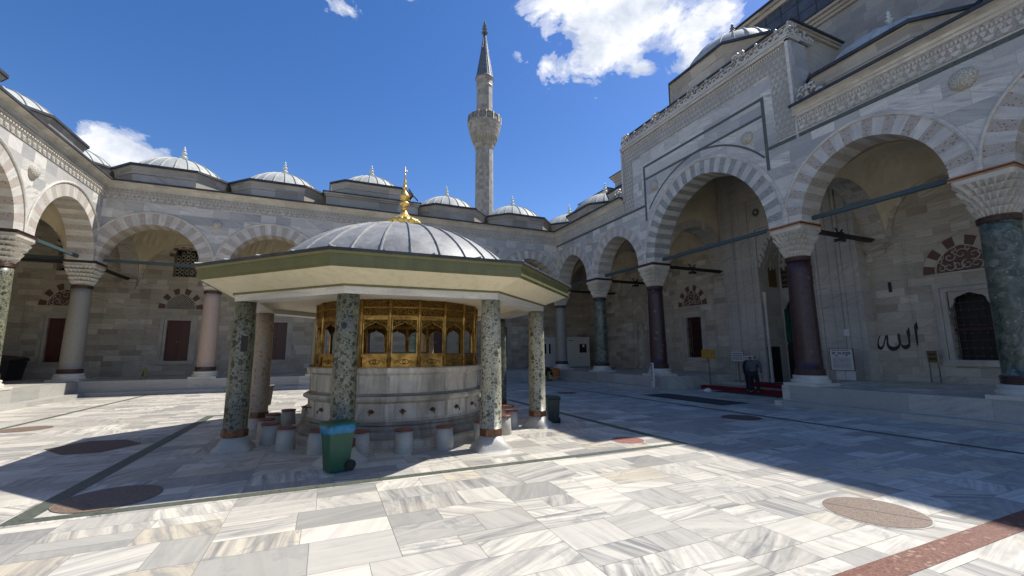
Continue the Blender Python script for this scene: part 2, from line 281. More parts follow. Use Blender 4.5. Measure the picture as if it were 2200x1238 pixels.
# ------------------------------------------------------------------ mesh helpers
class MB:
    def __init__(s): s.v = []; s.f = []; s.uv = []; s.mi = []; s.sm = []; s.names = []
    def idx(s, m):
        if m not in s.names: s.names.append(m)
        return s.names.index(m)
    def face(s, pts, m, uv=None, sm=False):
        i = len(s.v); s.v += [tuple(p) for p in pts]; s.f.append(tuple(range(i, i+len(pts)))); s.uv.append(uv); s.mi.append(s.idx(m)); s.sm.append(sm)
    def grid(s, rows, m, closed=False, sm=False, uvf=None, cap=False):
        """rows: list of rings of points -> shared-vertex quads"""
        n = len(rows[0]); i0 = len(s.v)
        for r in rows: s.v += [tuple(p) for p in r]
        k = s.idx(m)
        for a in range(len(rows)-1):
            for b in range(n if closed else n-1):
                b2 = (b+1) % n
                s.f.append((i0+a*n+b, i0+a*n+b2, i0+(a+1)*n+b2, i0+(a+1)*n+b)); s.mi.append(k); s.sm.append(sm)
                s.uv.append([uvf(a, b), uvf(a, b+1), uvf(a+1, b+1), uvf(a+1, b)] if uvf else None)
        if cap:
            for a in (0, len(rows)-1):
                s.f.append(tuple(i0+a*n+b for b in range(n))); s.mi.append(k); s.sm.append(False); s.uv.append(None)
    def box(s, x0, x1, y0, y1, z0, z1, m, T=None):
        T = T or (lambda x, y, z: (x, y, z))
        c = [T(x, y, z) for z in (z0, z1) for x, y in ((x0, y0), (x1, y0), (x1, y1), (x0, y1))]
        for q in ((0, 1, 2, 3), (4, 5, 6, 7), (0, 1, 5, 4), (1, 2, 6, 5), (2, 3, 7, 6), (3, 0, 4, 7)): s.face([c[i] for i in q], m)
    def frustum(s, b0, b1, z0, z1, m, T=None):
        T = T or (lambda x, y, z: (x, y, z))
        s.grid([[T(x, y, z0) for x, y in b0], [T(x, y, z1) for x, y in b1]], m, True, cap=True)
    def lathe(s, prof, m, cx=0, cy=0, n=32, sm=True, cap=True, mod=None):
        rows = []
        for r, z in prof:
            rows.append([(cx+(r*(mod(t, z) if mod else 1))*cos(t), cy+(r*(mod(t, z) if mod else 1))*sin(t), z) for t in (2*pi*k/n for k in range(n))])
        rmax = max(r for r, z in prof)
        s.grid(rows, m, True, sm, uvf=lambda a, b: (b/n*2*pi*rmax, prof[a][1]), cap=cap)
    def tube(s, pts, r, m, n=6, sm=True, closed=False, cap=True):
        pts = [Vector(p) for p in pts]; rows = []; N = len(pts)
        rr = r if isinstance(r, (list, tuple)) else [r]*N
        for i, p in enumerate(pts):
            d = (pts[min(i+1, N-1)]-pts[max(i-1, 0)]).normalized()
            a = d.cross(Vector((0, 0, 1)))
            if a.length < .05: a = d.cross(Vector((1, 0, 0)))
            a.normalize(); b = d.cross(a)
            rows.append([p+(a*cos(t)+b*sin(t))*rr[i] for t in (2*pi*k/n for k in range(n))])
        s.grid(rows, m, True, sm, cap=cap)
    def build(s, name, parent=None, merge=False, bevel=0):
        me = bpy.data.meshes.new(name); me.from_pydata(s.v, [], s.f)
        for nme in s.names: me.materials.append(MAT[nme])
        me.polygons.foreach_set('material_index', s.mi); me.polygons.foreach_set('use_smooth', s.sm)
        ul = me.uv_layers.new(name='UVMap'); data = [0.]*(2*len(me.loops))
        for pl, uv in zip(me.polygons, s.uv):
            nrm = pl.normal; ax, ay, az = abs(nrm.x), abs(nrm.y), abs(nrm.z)
            for k, li in enumerate(pl.loop_indices):
                if uv: q = uv[k]
                else:
                    co = me.vertices[me.loops[li].vertex_index].co
                    q = (co.x, co.y) if az > .72 else ((co.y, co.z) if ax > ay else (co.x, co.z))
                data[2*li] = q[0]; data[2*li+1] = q[1]
        ul.data.foreach_set('uv', data)
        o = bpy.data.objects.new(name, me); sc.collection.objects.link(o)
        if parent: o.parent = parent; o.matrix_parent_inverse = Matrix.Translation(-Vector(parent.location)) if parent.type == 'EMPTY' else Matrix()
        if bevel:
            md = o.modifiers.new('Bevel', 'BEVEL'); md.width = bevel; md.segments = 2; md.limit_method = 'ANGLE'
        return o
def local(o_, x, y, z, rz):
    c_, s_ = cos(rz), sin(rz)
    return lambda a_, b_, h: (x+a_*c_-b_*s_, y+a_*s_+b_*c_, z+h)
def tag(o, label=None, cat=None, group=None, kind=None):
    if label: o['label'] = label
    if cat: o['category'] = cat
    if group: o['group'] = group
    if kind: o['kind'] = kind
    return o
def thing(name, label, cat, loc=(0, 0, 0), group=None):
    o = bpy.data.objects.new(name, None); sc.collection.objects.link(o); o.location = loc; o.empty_display_size = .2
    return tag(o, label, cat, group)
def lab(o, t): o['label'] = t; return o

LX = -26.91          # x of the left row of columns
PZ = .675            # platform height
ZS, ZC = 6.45, 6.32  # spring of arches, top of capitals
def TR(s, n, z): return (-n, -s, z)             # mosque side (right): s runs towards the camera
def TB(s, n, z): return (s, -n, z)              # back side
def TL(s, n, z): return (LX+n, -s, z)           # left side

# ------------------------------------------------------------------ ground
def slabs(x0, x1, y0, y1, z, name, cut=None, seed=1, mn=.55, mx=1.5, big=None):
    rnd = random.Random(seed); rects = []
    def split(a, b, c, d):
        wx, wy = b-a, d-c
        if cut and cut(a, b, c, d): return
        tgt = rnd.uniform(mn, mx)
        if max(wx, wy) > tgt*1.3 or wx*wy > rnd.uniform(.35, 1.1):
            if wx > wy*rnd.uniform(1.1, 3.0) or wy < .45:
                m = a+wx*rnd.uniform(.33, .67); split(a, m, c, d); split(m, b, c, d)
            else:
                m = c+wy*rnd.uniform(.33, .67); split(a, b, c, m); split(a, b, m, d)
        else: rects.append((a, b, c, d))
    ny = max(1, round((y1-y0)/2.6)); nx = max(1, round((x1-x0)/3.1))
    for i in range(nx):
        for j in range(ny):
            split(x0+(x1-x0)*i/nx, x0+(x1-x0)*(i+1)/nx, y0+(y1-y0)*j/ny, y0+(y1-y0)*(j+1)/ny)
    V, F, UV, C = [], [], [], []
    g = .0022
    for a, b, c, d in rects:
        i = len(V); V += [(a+g, c+g, z), (b-g, c+g, z), (b-g, d-g, z), (a+g, d-g, z)]; F.append((i, i+1, i+2, i+3))
        th = rnd.choice([0, 0, 0, pi/2, pi/2, .5, -.6, 1.1, -1.2, .25])+rnd.uniform(-.12, .12); ox, oy = rnd.uniform(0, 90), rnd.uniform(0, 90)
        UV += [(x*cos(th)+y*sin(th)+ox, -x*sin(th)+y*cos(th)+oy) for x, y in ((a, c), (b, c), (b, d), (a, d))]
        C.append((rnd.random(), rnd.random(), rnd.random(), 1))
    me = bpy.data.meshes.new(name); me.from_pydata(V, [], F); me.materials.append(MAT['floor_marble'])
    ul = me.uv_layers.new(name='UVMap'); ul.data.foreach_set('uv', [q for p in UV for q in p])
    at = me.attributes.new('slab', 'FLOAT_COLOR', 'FACE'); at.data.foreach_set('color', [q for p in C for q in p])
    o = bpy.data.objects.new(name, me); sc.collection.objects.link(o); return tag(o, kind='structure')
def sheet(name, pts, z, m, kind='structure'):
    b = MB(); b.face([(x, y, z) for x, y in pts], m); return tag(b.build(name), kind=kind)
def rect(x0, x1, y0, y1): return [(x0, y0), (x1, y0), (x1, y1), (x0, y1)]
S = 900
sheet('ground', rect(-S, S, -S, S), -.25, 'far_ground')
sheet('paving_bed', rect(LX-1, 6.2, -33, 1), -.004, 'joint')
slabs(LX+.3, -.3, -33, -.3, 0, 'courtyard_floor', seed=5)
slabs(-.3, 6.1, -16.8, -10.6, .0, 'entrance_floor', seed=8)
# inlaid bands
FX, FY, FROT = -13.965, -15.617, -.0229
bands = [(-19.07, -18.84, -20.34, -10.95), (-8.98, -8.76, -20.34, -10.95), (-18.84, -8.98, -20.34, -20.18), (-18.84, -8.98, -11.15, -10.95)]
b = MB()
for q in bands: b.face([(x, y, .004) for x, y in rect(*q)], 'green_band')
b.face([(x, y, .004) for x, y in rect(-4.02, -3.84, -33, -1.2)], 'green_band'); b.face([(x, y, .004) for x, y in rect(-23.55, -23.4, -33, -1.2)], 'green_band')
tag(b.build('green_floor_band'), kind='structure')
b = MB(); b.face([(x, y, .004) for x, y in rect(-23.3, -4.1, -25.06, -24.80)], 'red_breccia'); tag(b.build('red_floor_band'), kind='structure')
def disc(x, y, r, m, name='floor_disc', n=48, sx=1, ring=True):
    b = MB()
    if ring:
        b.face([(x+(r+.02)*cos(2*pi*k/n)*sx, y+(r+.02)*sin(2*pi*k/n), .004) for k in range(n)], 'marble_white')
    b.face([(x+r*cos(2*pi*k/n)*sx, y+r*sin(2*pi*k/n), .008) for k in range(n)], m)
    for a_ in (.5, .5+pi/2):
        c_, s_ = cos(a_), sin(a_); b.face([(x-r*c_-.006*s_, y-r*s_+.006*c_, .011), (x+r*c_-.006*s_, y+r*s_+.006*c_, .011), (x+r*c_+.006*s_, y+r*s_-.006*c_, .011), (x-r*c_+.006*s_, y-r*s_-.006*c_, .011)], 'joint')
    tag(b.build(name), kind='structure')
disc(-18.33, -19.62, .56, 'disc_granite', ring=False); disc(-9.66, -19.52, .34, 'disc_red'); disc(-9.70, -24.1, .5, 'disc_granite', n=64)
disc(-4.72, -18.35, .52, 'disc_porphyry', ring=False); disc(-22.85, -11.7, .5, 'disc_granite', ring=False); disc(-5.3, -9.6, .45, 'disc_porphyry', ring=False)
b = MB(); b.face([(-20.95, -15.2, .006), (-20.35, -16.0, .006), (-19.75, -16.05, .006), (-19.3, -15.35, .006), (-19.8, -14.65, .006), (-20.5, -14.5, .006)], 'disc_porphyry')
tag(b.build('floor_hexagon'), kind='structure')
sheet('floor_slab_inlay', rect(-2.9, -1.4, -16.15, -11.9), .006, 'mat_grey')
# platform under the galleries and its low step
EP, ES, SZ = .58, 1.04, .165
YC1, YC2 = -10.62, -16.78
def kerbbox(name, x0, x1, y0, y1, z0, z1):
    b = MB(); b.box(x0, x1, y0, y1, z0, z1, 'platform_stone'); return tag(b.build(name, bevel=.012), kind='structure')
kerbbox('platform', LX-6.3, 6.3, -EP, 6.3, -.2, PZ)
kerbbox('platform', LX-6.3, LX+EP, -36, -EP-.002, -.2, PZ-.003)
kerbbox('platform', -EP, 6.3, YC1, -EP-.002, -.2, PZ-.003)
kerbbox('platform', -EP, 6.3, -36, YC2, -.2, PZ-.003)
kerbbox('platform_step', LX+EP-.02, -EP+.02, -ES, -EP+.02, -.2, SZ)
kerbbox('platform_step', LX+EP-.02, LX+ES, -36, -ES-.002, -.2, SZ-.002)
kerbbox('platform_step', -ES, -EP+.02, YC1, -ES-.002, -.2, SZ-.002)
kerbbox('platform_step', -ES, -EP+.02, -36, YC2, -.2, SZ-.002)
slabs(LX-6.2, 6.2, -EP+.3, 5.2, PZ+.003, 'platform_paving', seed=11)
slabs(LX-5.2, LX+.3, -33, -EP+.3, PZ+.003, 'platform_paving', seed=12)
slabs(-.28, 5.2, YC1+.01, -EP+.3, PZ+.003, 'platform_paving', seed=13)
slabs(-.28, 5.2, -33, YC2-.01, PZ+.003, 'platform_paving', seed=14)
# entrance step in front of the portal
kerbbox('entrance_step', 2.02, 6.3, YC2+.002, YC1-.002, -.1, SZ)
kerbbox('entrance_step', 3.6, 6.3, YC2+.003, YC1-.003, SZ, .33)
b = MB(); b.box(1.97, 2.35, YC2+.1, YC1-.08, .004, SZ+.012, 'carpet_red'); b.box(1.97, 2.35, YC2+.1, YC1-.08, SZ+.012, SZ+.02, 'carpet_red')
tag(b.build('carpet_strip'), 'red carpet runner covering the edge of the lower entrance step', 'carpet')
b = MB(); b.box(3.55, 4.5, YC2+1.6, YC1-1.5, SZ+.006, .345, 'carpet_red')
tag(b.build('carpet_strip'), 'red carpet runner on the upper step right before the portal door', 'carpet')
b = MB(); b.box(1.2, 1.9, -15.3, -12.2, .005, .02, 'mat_grey'); tag(b.build('door_mat'), 'dark grey mat on the floor before the red carpeted step', 'mat')

# ------------------------------------------------------------------ arches
def pointed(a, rise, off, N):
    """points of a two-centred arch line, offset outwards by off"""
    c = max((rise*rise-a*a)/(2*a), 0); Rr = a+c+off
    tm = math.acos(min(1, c/Rr)); h = N//2; P = []
    for i in range(h+1):
        t = tm*i/h; P.append((c-Rr*cos(t), Rr*sin(t)))
    return P+[(-x, z) for x, z in reversed(P[:-1])]
def voussoirs(b, T, s0, a, rise, rw, zs, n0, n1, nv, mats, proud=0, sub=2):
    N = nv*sub
    if N % 2: N += 0
    pi_, po = [], []
    c = max((rise*rise-a*a)/(2*a), 0)
    def pt(off, t):
        Rr = a+c+off; tm = math.acos(min(1, c/Rr))
        if t <= .5: th = tm*t*2; return (c-Rr*cos(th), Rr*sin(th))
        th = tm*(1-t)*2; return (-c+Rr*cos(th), Rr*sin(th))
    L = (a+c)*math.acos(min(1, c/(a+c)))*2
    for k in range(nv):
        m = mats[k % len(mats)]; ru, rv = random.uniform(0, 50), random.uniform(0, 50)
        for j in range(sub):
            t0, t1 = (k*sub+j)/N, (k*sub+j+1)/N
            g0 = .002 if j == 0 else 0
            i0, i1, o0, o1 = pt(0, t0), pt(0, t1), pt(rw, t0), pt(rw, t1)
            f = lambda p, n: T(s0+p[0], n, zs+p[1])
            ua, ub = ru+t0*L, ru+t1*L
            for n, pn in ((n1, proud), (n0, 0)):
                b.face([f(i0, n), f(i1, n), f(o1, n), f(o0, n)], m, [(rv, ua), (rv, ub), (rv+rw, ub), (rv+rw, ua)])
            b.face([f(i0, n0), f(i1, n0), f(i1, n1), f(i0, n1)], m, [(rv, ua), (rv, ub), (rv+1, ub), (rv+1, ua)])
            if proud: b.face([f(o0, n0), f(o1, n0), f(o1, n1), f(o0, n1)], m)
def spandrel(b, T, s0, s1, a, rise, rw, zs, ztop, n0, n1, m, back=True):
    c0 = (s0+s1)/2
    P = [(s0, 0)]+[(c0+x, z) for x, z in pointed(a, rise, rw, 40)]+[(s1, 0)]
    for (x0, z0), (x1, z1) in zip(P[:-1], P[1:]):
        if x1-x0 < 1e-5: continue
        b.face([T(x0, n1, zs+z0), T(x1, n1, zs+z1), T(x1, n1, ztop), T(x0, n1, ztop)], m, [(x0, zs+z0), (x1, zs+z1), (x1, ztop), (x0, ztop)])
        if back: b.face([T(x0, n0, zs+z0), T(x1, n0, zs+z1), T(x1, n0, ztop), T(x0, n0, ztop)], m, [(x0, zs+z0), (x1, zs+z1), (x1, ztop), (x0, ztop)])
    return b
def hood(b, T, s0, a, rise, off, wd, zs, n1, dep, m, z_end=0):
    Pi, Po = pointed(a, rise, off, 40), pointed(a, rise, off+wd, 40)
    rows = []
    for (x0, z0), (x1, z1) in zip(Pi, Po):
        mx_, mz = (x0+x1)/2, (z0+z1)/2
        rows.append([T(s0+x0, n1, zs+z0), T(s0+x0, n1+dep*.6, zs+z0), T(s0+mx_, n1+dep, zs+mz), T(s0+x1, n1+dep*.6, zs+z1), T(s0+x1, n1, zs+z1)])
    b.grid(rows, m, False)

# ------------------------------------------------------------------ columns
def outline(size, p, M_=64, sc_n=0, amp=0, ph=0):
    P = []
    for k in range(M_):
        t = 2*pi*k/M_; cc, ss = abs(cos(t)), abs(sin(t))
        r = size*(cc**p+ss**p)**(-1/p)
        if sc_n: r *= 1-amp*abs(sin(sc_n*t/2+ph))
        P.append((r*cos(t), r*sin(t)))
    return P
def capital_mb(z0, z1, r0, r1, mat_='marble_capital'):
    """stalactite capital: staggered tiers of pointed hanging cells, round below and square above"""
    b = MB(); nt = 5; H = (z1-z0-.12)/nt; rows = []
    for j in range(nt):
        f0, f1 = j/nt, (j+1)/nt
        p0, p1 = 2+7*f0**2, 2+7*f1**2
        s0 = r0+(r1-r0)*f0; s1 = r0+(r1-r0)*f1
        n = 24; ph = 0 if j % 2 else pi/2
        za, zb = z0+j*H, z0+(j+1)*H
        for f, amp, k in ((0, .30, 1.0), (.35, .22, 1.03), (.7, .10, 1.06), (.93, .03, 1.07), (1, .03, 1.07)):
            rows.append([(x, y, za+(zb-za)*f) for x, y in outline((s0+(s1-s0)*f)*k, p0+(p1-p0)*f, 120, n, amp, ph)])
    rows.append([(x, y, z1-.12) for x, y in outline(r1*1.0, 10, 120)])
    rows.append([(x, y, z1) for x, y in outline(r1*1.02, 14, 120)])
    b.grid(rows, mat_, True, cap=True); return b
def bead_mb(z0, z1, r, m, nb=3):
    b = MB(); pr = []
    H = (z1-z0)/nb
    for j in range(nb):
        for q in range(5):
            t = pi*q/4; pr.append((r+.028*sin(t)+.012, z0+j*H+H*q/4))
    b.lathe([(r-.02, z0)]+pr+[(r-.02, z1)], m, n=40); return b
cap_mesh = None
def column(x, y, shaft, label, rb=.42, rt_=.365):
    t = thing('column', label, 'column', (x, y, PZ), 'columns of the courtyard arcades'); hot = 'copper_lit' if x == 0 and -24 < y < -15 else 'bronze'  # two right-hand columns take the band tone with light painted in
    def part(b, nm):
        for i, v in enumerate(b.v): b.v[i] = (v[0]+x, v[1]+y, v[2])
        return b.build(nm, t)
    b = MB(); b.box(-.60, .60, -.60, .60, PZ, PZ+.10, 'marble_capital')
    b.lathe([(.58, PZ+.10), (.60, PZ+.15), (.585, PZ+.21), (.53, PZ+.235), (.52, PZ+.27), (.545, PZ+.31), (.53, PZ+.35), (.46, PZ+.37)], 'marble_capital', n=40)
    part(b, 'base')
    part(bead_mb(PZ+.37, PZ+.58, rb+.015, 'bronze'), 'lower_ring')
    b = MB(); N = 10; b.lathe([(rb+(rt_-rb)*(i/N)+.008*sin(pi*i/N), PZ+.5+(5.2-PZ-.5)*i/N) for i in range(N+1)], shaft, n=48)
    part(b, 'shaft')
    part(bead_mb(5.12, 5.28, rt_+.01, 'bronze'), 'upper_ring')
    part(capital_mb(5.28, ZC, .40, .60), 'capital')
    b = MB(); b.box(-.63, .63, -.63, .63, ZC, ZC+.045, hot); b.box(-.60, .60, -.60, .60, ZC+.045, ZS-.03, 'bronze'); b.box(-.62, .62, -.62, .62, ZS-.03, ZS, hot)
    part(b, 'abacus_band')
    return t
CR = [0, 4.97, 9.96, 17.46, 22.62, 27.75]
column(0, 0, 'granite_grey', 'grey granite column at the far right corner of the courtyard, nearest the white booths')
column(0, -CR[1], 'verd_dark', 'slim dark green marble column between the two small arches left of the portal')
column(0, -CR[2], 'porphyry', 'dark purple porphyry column on the left side of the tall portal arch, by the white post sign')
column(0, -CR[3], 'porphyry', 'dark purple porphyry column right of the entrance, with pale blotches on its shaft')
column(0, -CR[4], 'verd_dark', 'thick green and white marble column at the right edge beside the big grilled window')
column(0, -CR[5], 'granite_grey', 'grey granite column beyond the right edge of the mosque arcade')
BC = [LX+5.382*i for i in range(6)]
column(LX, 0, 'granite_grey', 'grey granite column at the left corner where the sunlit and shaded arcades meet')
column(BC[1], 0, 'granite_pink', 'pink granite column of the back arcade left of the fountain')
column(BC[2], 0, 'granite_grey', 'grey column of the back arcade hidden behind the left part of the fountain')
column(BC[3], 0, 'verd_dark', 'green column of the back arcade hidden behind the fountain drum')
column(BC[4], 0, 'granite_grey', 'grey column of the back arcade hidden behind the right part of the fountain')
column(LX, -5.85, 'verd_speckled', 'sunlit speckled green column at the left edge of the photo')
column(LX, -11.6, 'granite_pink', 'second column of the sunlit left arcade, beyond the left edge')

# ------------------------------------------------------------------ roof pieces
def chamfer_sq(cx, cy, hw, fl, off=0):
    h, f = hw+off, fl+off*.41
    return [(cx-h, cy-f), (cx-f, cy-h), (cx+f, cy-h), (cx+h, cy-f), (cx+h, cy+f), (cx+f, cy+h), (cx-f, cy+h), (cx-h, cy+f)]
def finial(b, cx, cy, z, h, m, n=16):
    k = h/.85
    pr = [(.20, 0), (.10, .06), (.05, .12), (.045, .18), (.10, .22), (.13, .27), (.10, .32), (.04, .36), (.035, .40), (.085, .44), (.10, .475), (.08, .51), (.03, .55), (.03, .58), (.06, .61), (.065, .635), (.03, .67), (.02, .70), (.045, .74), (.02, .79), (.003, .85)]
    b.lathe([(r*k*(1.3 if q > .1 else 1), z+q*k) for r, q in pr], m, cx, cy, n)
def dome_shell(b, cx, cy, Rr, z0, h, m, ribs=24, rw=.035, rh=.045, exp=1.0, n=None):
    """segmental lead dome with raised seams"""
    prof = []; NP = 12
    Rs = (Rr*Rr+h*h)/(2*h); zc = z0+h-Rs; tm = math.asin(min(1, Rr/Rs)) if h <= Rr else pi-math.asin(Rr/Rs)
    for i in range(NP+1):
        t = tm*(1-i/NP); prof.append((max(Rs*sin(t), .01), zc+Rs*cos(t)))
    if exp != 1:      # flattened, full-shouldered dome
        tm = pi/2; prof = [(max(Rr*f, .01), z0+.35*h*sqrt(1-f*f)+.65*(zc+sqrt(Rs*Rs-Rr*Rr*f*f)-z0)) for f in [sin(pi/2*(1-i/NP)) for i in range(NP+1)]]
    b.lathe(prof, m, cx, cy, n or ribs*2, cap=False)
    for k in range(ribs):
        a = 2*pi*(k+.5)/ribs; ca, sa = cos(a), sin(a); rows = []
        for i, (r, z) in enumerate(prof[:-1]):
            t = tm*(1-i/NP); wv = min(rw, r*pi/ribs*.5)
            P = []
            for dx, dh in ((-wv, 0), (-wv*.6, rh), (wv*.6, rh), (wv, 0)):
                rr = r+dh*sin(t); P.append((cx+rr*ca-dx*sa, cy+rr*sa+dx*ca, z+dh*cos(t)))
            rows.append(P)
        b.grid(rows, m)
def roof_bay(parent, cx, cy, z0=10.6, hw=2.66, fl=1.45, ztop=11.9, domeR=2.42, domeH=1.38, fin=.9, fm='finial_grey', tier=None, hx=None, dl=None):
    if tier:
        b = MB(); (tx0, tx1, ty0, ty1, tz) = tier
        b.box(tx0, tx1, ty0, ty1, z0-.3, tz-.28, 'cornice_stone')
        for q, (zz0, zz1, o, m) in enumerate(((tz-.28, tz-.16, .06, 'cornice_stone'), (tz-.16, tz-.05, .14, 'cornice_stone'), (tz-.05, tz, .20, 'lead_edge'))):
            b.box(tx0-o, tx1+o, ty0-o, ty1+o, zz0, zz1, m)
        b.build('roof_tier', parent)
    b = MB()
    P = lambda o, z: [(x, y, z) for x, y in chamfer_sq(cx, cy, hw, fl, o)]
    b.grid([P(-.17, z0-.2), P(-.17, ztop-.55), P(-.13, ztop-.52), P(-.12, ztop-.38), P(-.07, ztop-.22), P(-.04, ztop-.16), P(0, ztop-.13)], 'cornice_stone', True)
    b.grid([P(0, ztop-.13), P(.06, ztop-.11), P(.06, ztop)], 'lead_edge', True)
    rr = [(cx+domeR*cos(2*pi*k/8+pi/8)*1.0, cy+domeR*sin(2*pi*k/8+pi/8)) for k in range(8)]
    b.grid([P(.06, ztop), [(x, y, ztop+.12) for x, y in sorted([(cx+(domeR+.02)*cos(a_), cy+(domeR+.02)*sin(a_)) for a_ in [math.atan2(yy-cy, xx-cx) for xx, yy in chamfer_sq(cx, cy, hw, fl)]], key=lambda q: 0)]], 'lead_roof', True)
    dr = b.build('dome_drum', parent)
    b = MB(); dome_shell(b, cx, cy, domeR, ztop+.02, domeH, 'lead_dome'); b.lathe([(.42, ztop+domeH-.06), (.36, ztop+domeH+.02), (.1, ztop+domeH+.08)], 'lead_dome', cx, cy, 16)
    d = b.build('dome', parent)
    if dl: lab(d, dl)
    b = MB(); finial(b, cx, cy, ztop+domeH+.0, fin+.05, fm)
    f = b.build('finial', d)
def frieze(parent, T, s0, s1, zb=9.72, n=.5, gap=None, kd=1.):
    """stalactite frieze, cornice and lead edge along one side"""
    for a_, c_ in ([(s0, s1)] if not gap else [(s0, gap[0]), (gap[1], s1)]):
        b = MB()
        b.box(a_, c_, n, n+.03, zb, zb+.55, 'frieze_relief', T)
        for j, (z, w_, d, h) in enumerate(((zb+.04, .31, .05*kd, .13), (zb+.19, .155, .08*kd, .14), (zb+.36, .085, .11*kd, .11))):
            k = int((c_-a_)/(w_)); st = (c_-a_)/k
            for i in range(k):
                c0 = a_+(i+.5)*st; q = st*.36
                if c0+q > c_: continue
                b.grid([[T(c0-q*.25, n+.02, z), T(c0+q*.25, n+.02, z), T(c0+q*.25, n+.05, z), T(c0-q*.25, n+.05, z)],
                        [T(c0-q, n+.02, z+h*.5), T(c0+q, n+.02, z+h*.5), T(c0+q*.8, n+.03+d, z+h*.65), T(c0-q*.8, n+.03+d, z+h*.65)],
                        [T(c0-q, n+.02, z+h), T(c0+q, n+.02, z+h), T(c0+q*.9, n+.03+d, z+h), T(c0-q*.9, n+.03+d, z+h)]], 'frieze_stone', True, cap=True)
        b.build('frieze', parent)
        if gap: b = MB(); b.box(a_, c_, n, n+.012, zb-.20, zb-.06, 'green_band', T); b.build('dark_inlay', parent)
        b = MB(); z = zb+.55
        prof = [(n+.03, z), (n+.07, z+.01), (n+.08, z+.10), (n+.12, z+.12), (n+.15, z+.20), (n+.24, z+.255), (n+.38, z+.29)]
        b.grid([[T(s, q, zz) for q, zz in prof] for s in (a_, (a_+c_)/2, c_)], 'frieze_stone'); b.build('cornice', parent)
        b = MB(); z = zb+.82; b.box(a_-.02, c_+.02, n-.6, n+.43, z+.015, z+.10, 'lead_edge', T); b.build('eaves_lead', parent)
def boss(parent, T, s, n, z, r=.3, name='boss'):
    b = MB(); NR = 8; rows = []
    for i in range(NR+1):
        t = pi/2*i/NR; rr = max(r*cos(t), .004)
        rows.append([T(s+rr*cos(a_)*(1+.03*sin(9*a_)), n+r*.7*sin(t), z+rr*sin(a_)*(1+.03*sin(9*a_))) for a_ in (2*pi*k/28 for k in range(28))])
    b.grid(rows, 'carved_stone', True, True); b.build(name, parent)

# ------------------------------------------------------------------ gallery interior pieces
def vault(parent, T, s0, s1, n_lo=-5.2, n_hi=-.5):
    b = MB(); cs, cn = (s0+s1)/2, (n_lo+n_hi)/2; hs, hn = (s1-s0)/2-.42, (n_hi-n_lo)/2
    N = 20; rows = []
    Rs2 = hs*hs+hn*hn
    for i in range(N+1):
        u = -1+2*i/N; row = []
        for j in range(N+1):
            v = -1+2*j/N; q = max(Rs2-(u*hs)**2-(v*hn)**2, 0)
            z = ZS-.15+sqrt(q)*(1.0 if hs < 3 else .82)
            rad = sqrt((u*hs)**2+(v*hn)**2); rin = min(hs, hn)*.97
            if rad < rin: z = ZS-.15+sqrt(max(Rs2-rin*rin, 0))*(1.0 if hs < 3 else .82)+.12+.5*sqrt(max(rin*rin-rad*rad, 0))
            row.append(T(cs+u*hs, cn+v*hn, z))
        rows.append(row)
    b.grid(rows, 'plaster', sm=False); b.build('vault', parent)
def transverse(parent, T, s, mats, width=.84, label=None, ztop=10.3, sm='limestone'):
    T2 = lambda q, n, z: T(s+n, -2.85+q, z)
    b = MB(); voussoirs(b, T2, 0, 2.2, 2.35, .42, ZS-.05, -width/2, width/2, 19, mats, sub=2)
    spandrel(b, T2, -2.66, 2.62, 2.2, 2.35, .42, ZS-.05, ztop, -width/2+.01, width/2-.01, sm)
    # corbel on the wall
    b.grid([[T(s+q*k, -5.2+d, z) for q, d in ((-1, 0), (1, 0), (1, dd), (-1, dd))] for z, k, dd in ((ZS-.05, .45, .32), (ZS-.2, .45, .32), (ZS-.24, .40, .24), (ZS-.42, .40, .22), (ZS-.46, .34, .12), (ZS-.62, .30, .08), (ZS-.72, .06, .01))], 'limestone', True, cap=True)
    return b.build('transverse_arch', parent)
def tiebar(parent, T, s0, s1, n=-.1, z=6.62, m='tie_blue', name='tie_beam'):
    b = MB(); b.box(s0, s1, n-.06, n+.06, z-.07, z+.07, m, T); return b.build(name, parent)
def cross_tie(parent, T, s, n0=-.6, n1=-5.2, z=6.42):
    b = MB(); b.box(s-.06, s+.06, n1, n0, z-.08, z+.08, 'tie_black', T); return b.build('cross_tie', parent)
def flood(T, s, n, z, label, yd=1):
    t = thing('floodlight', label, 'light fixture', T(s, n, z), 'floodlights on the gallery tie beams')
    b = MB(); b.box(s-.10, s+.10, n-.16, n+.16, z+.08, z+.11, 'iron', T); b.tube([T(s, n-.12, z+.1), T(s, n-.14, z+.2), T(s, n-.24, z+.26)], .035, 'iron'); b.tube([T(s, n+.12, z+.1), T(s, n+.14, z+.2), T(s, n+.24, z+.26)], .035, 'iron')
    b.build('bracket', t)
    b = MB(); b.box(s-.12, s+.12, n-.17, n+.17, z-.27, z-.14, 'iron', T); b.tube([T(s, n, z-.14), T(s, n, z-.08)], .02, 'iron'); b.build('housing', t)
    b = MB(); b.box(s-.10, s+.10, n-.15, n+.15, z-.285, z-.272, 'lamp_glass', T); b.build('lamp_glass', t)

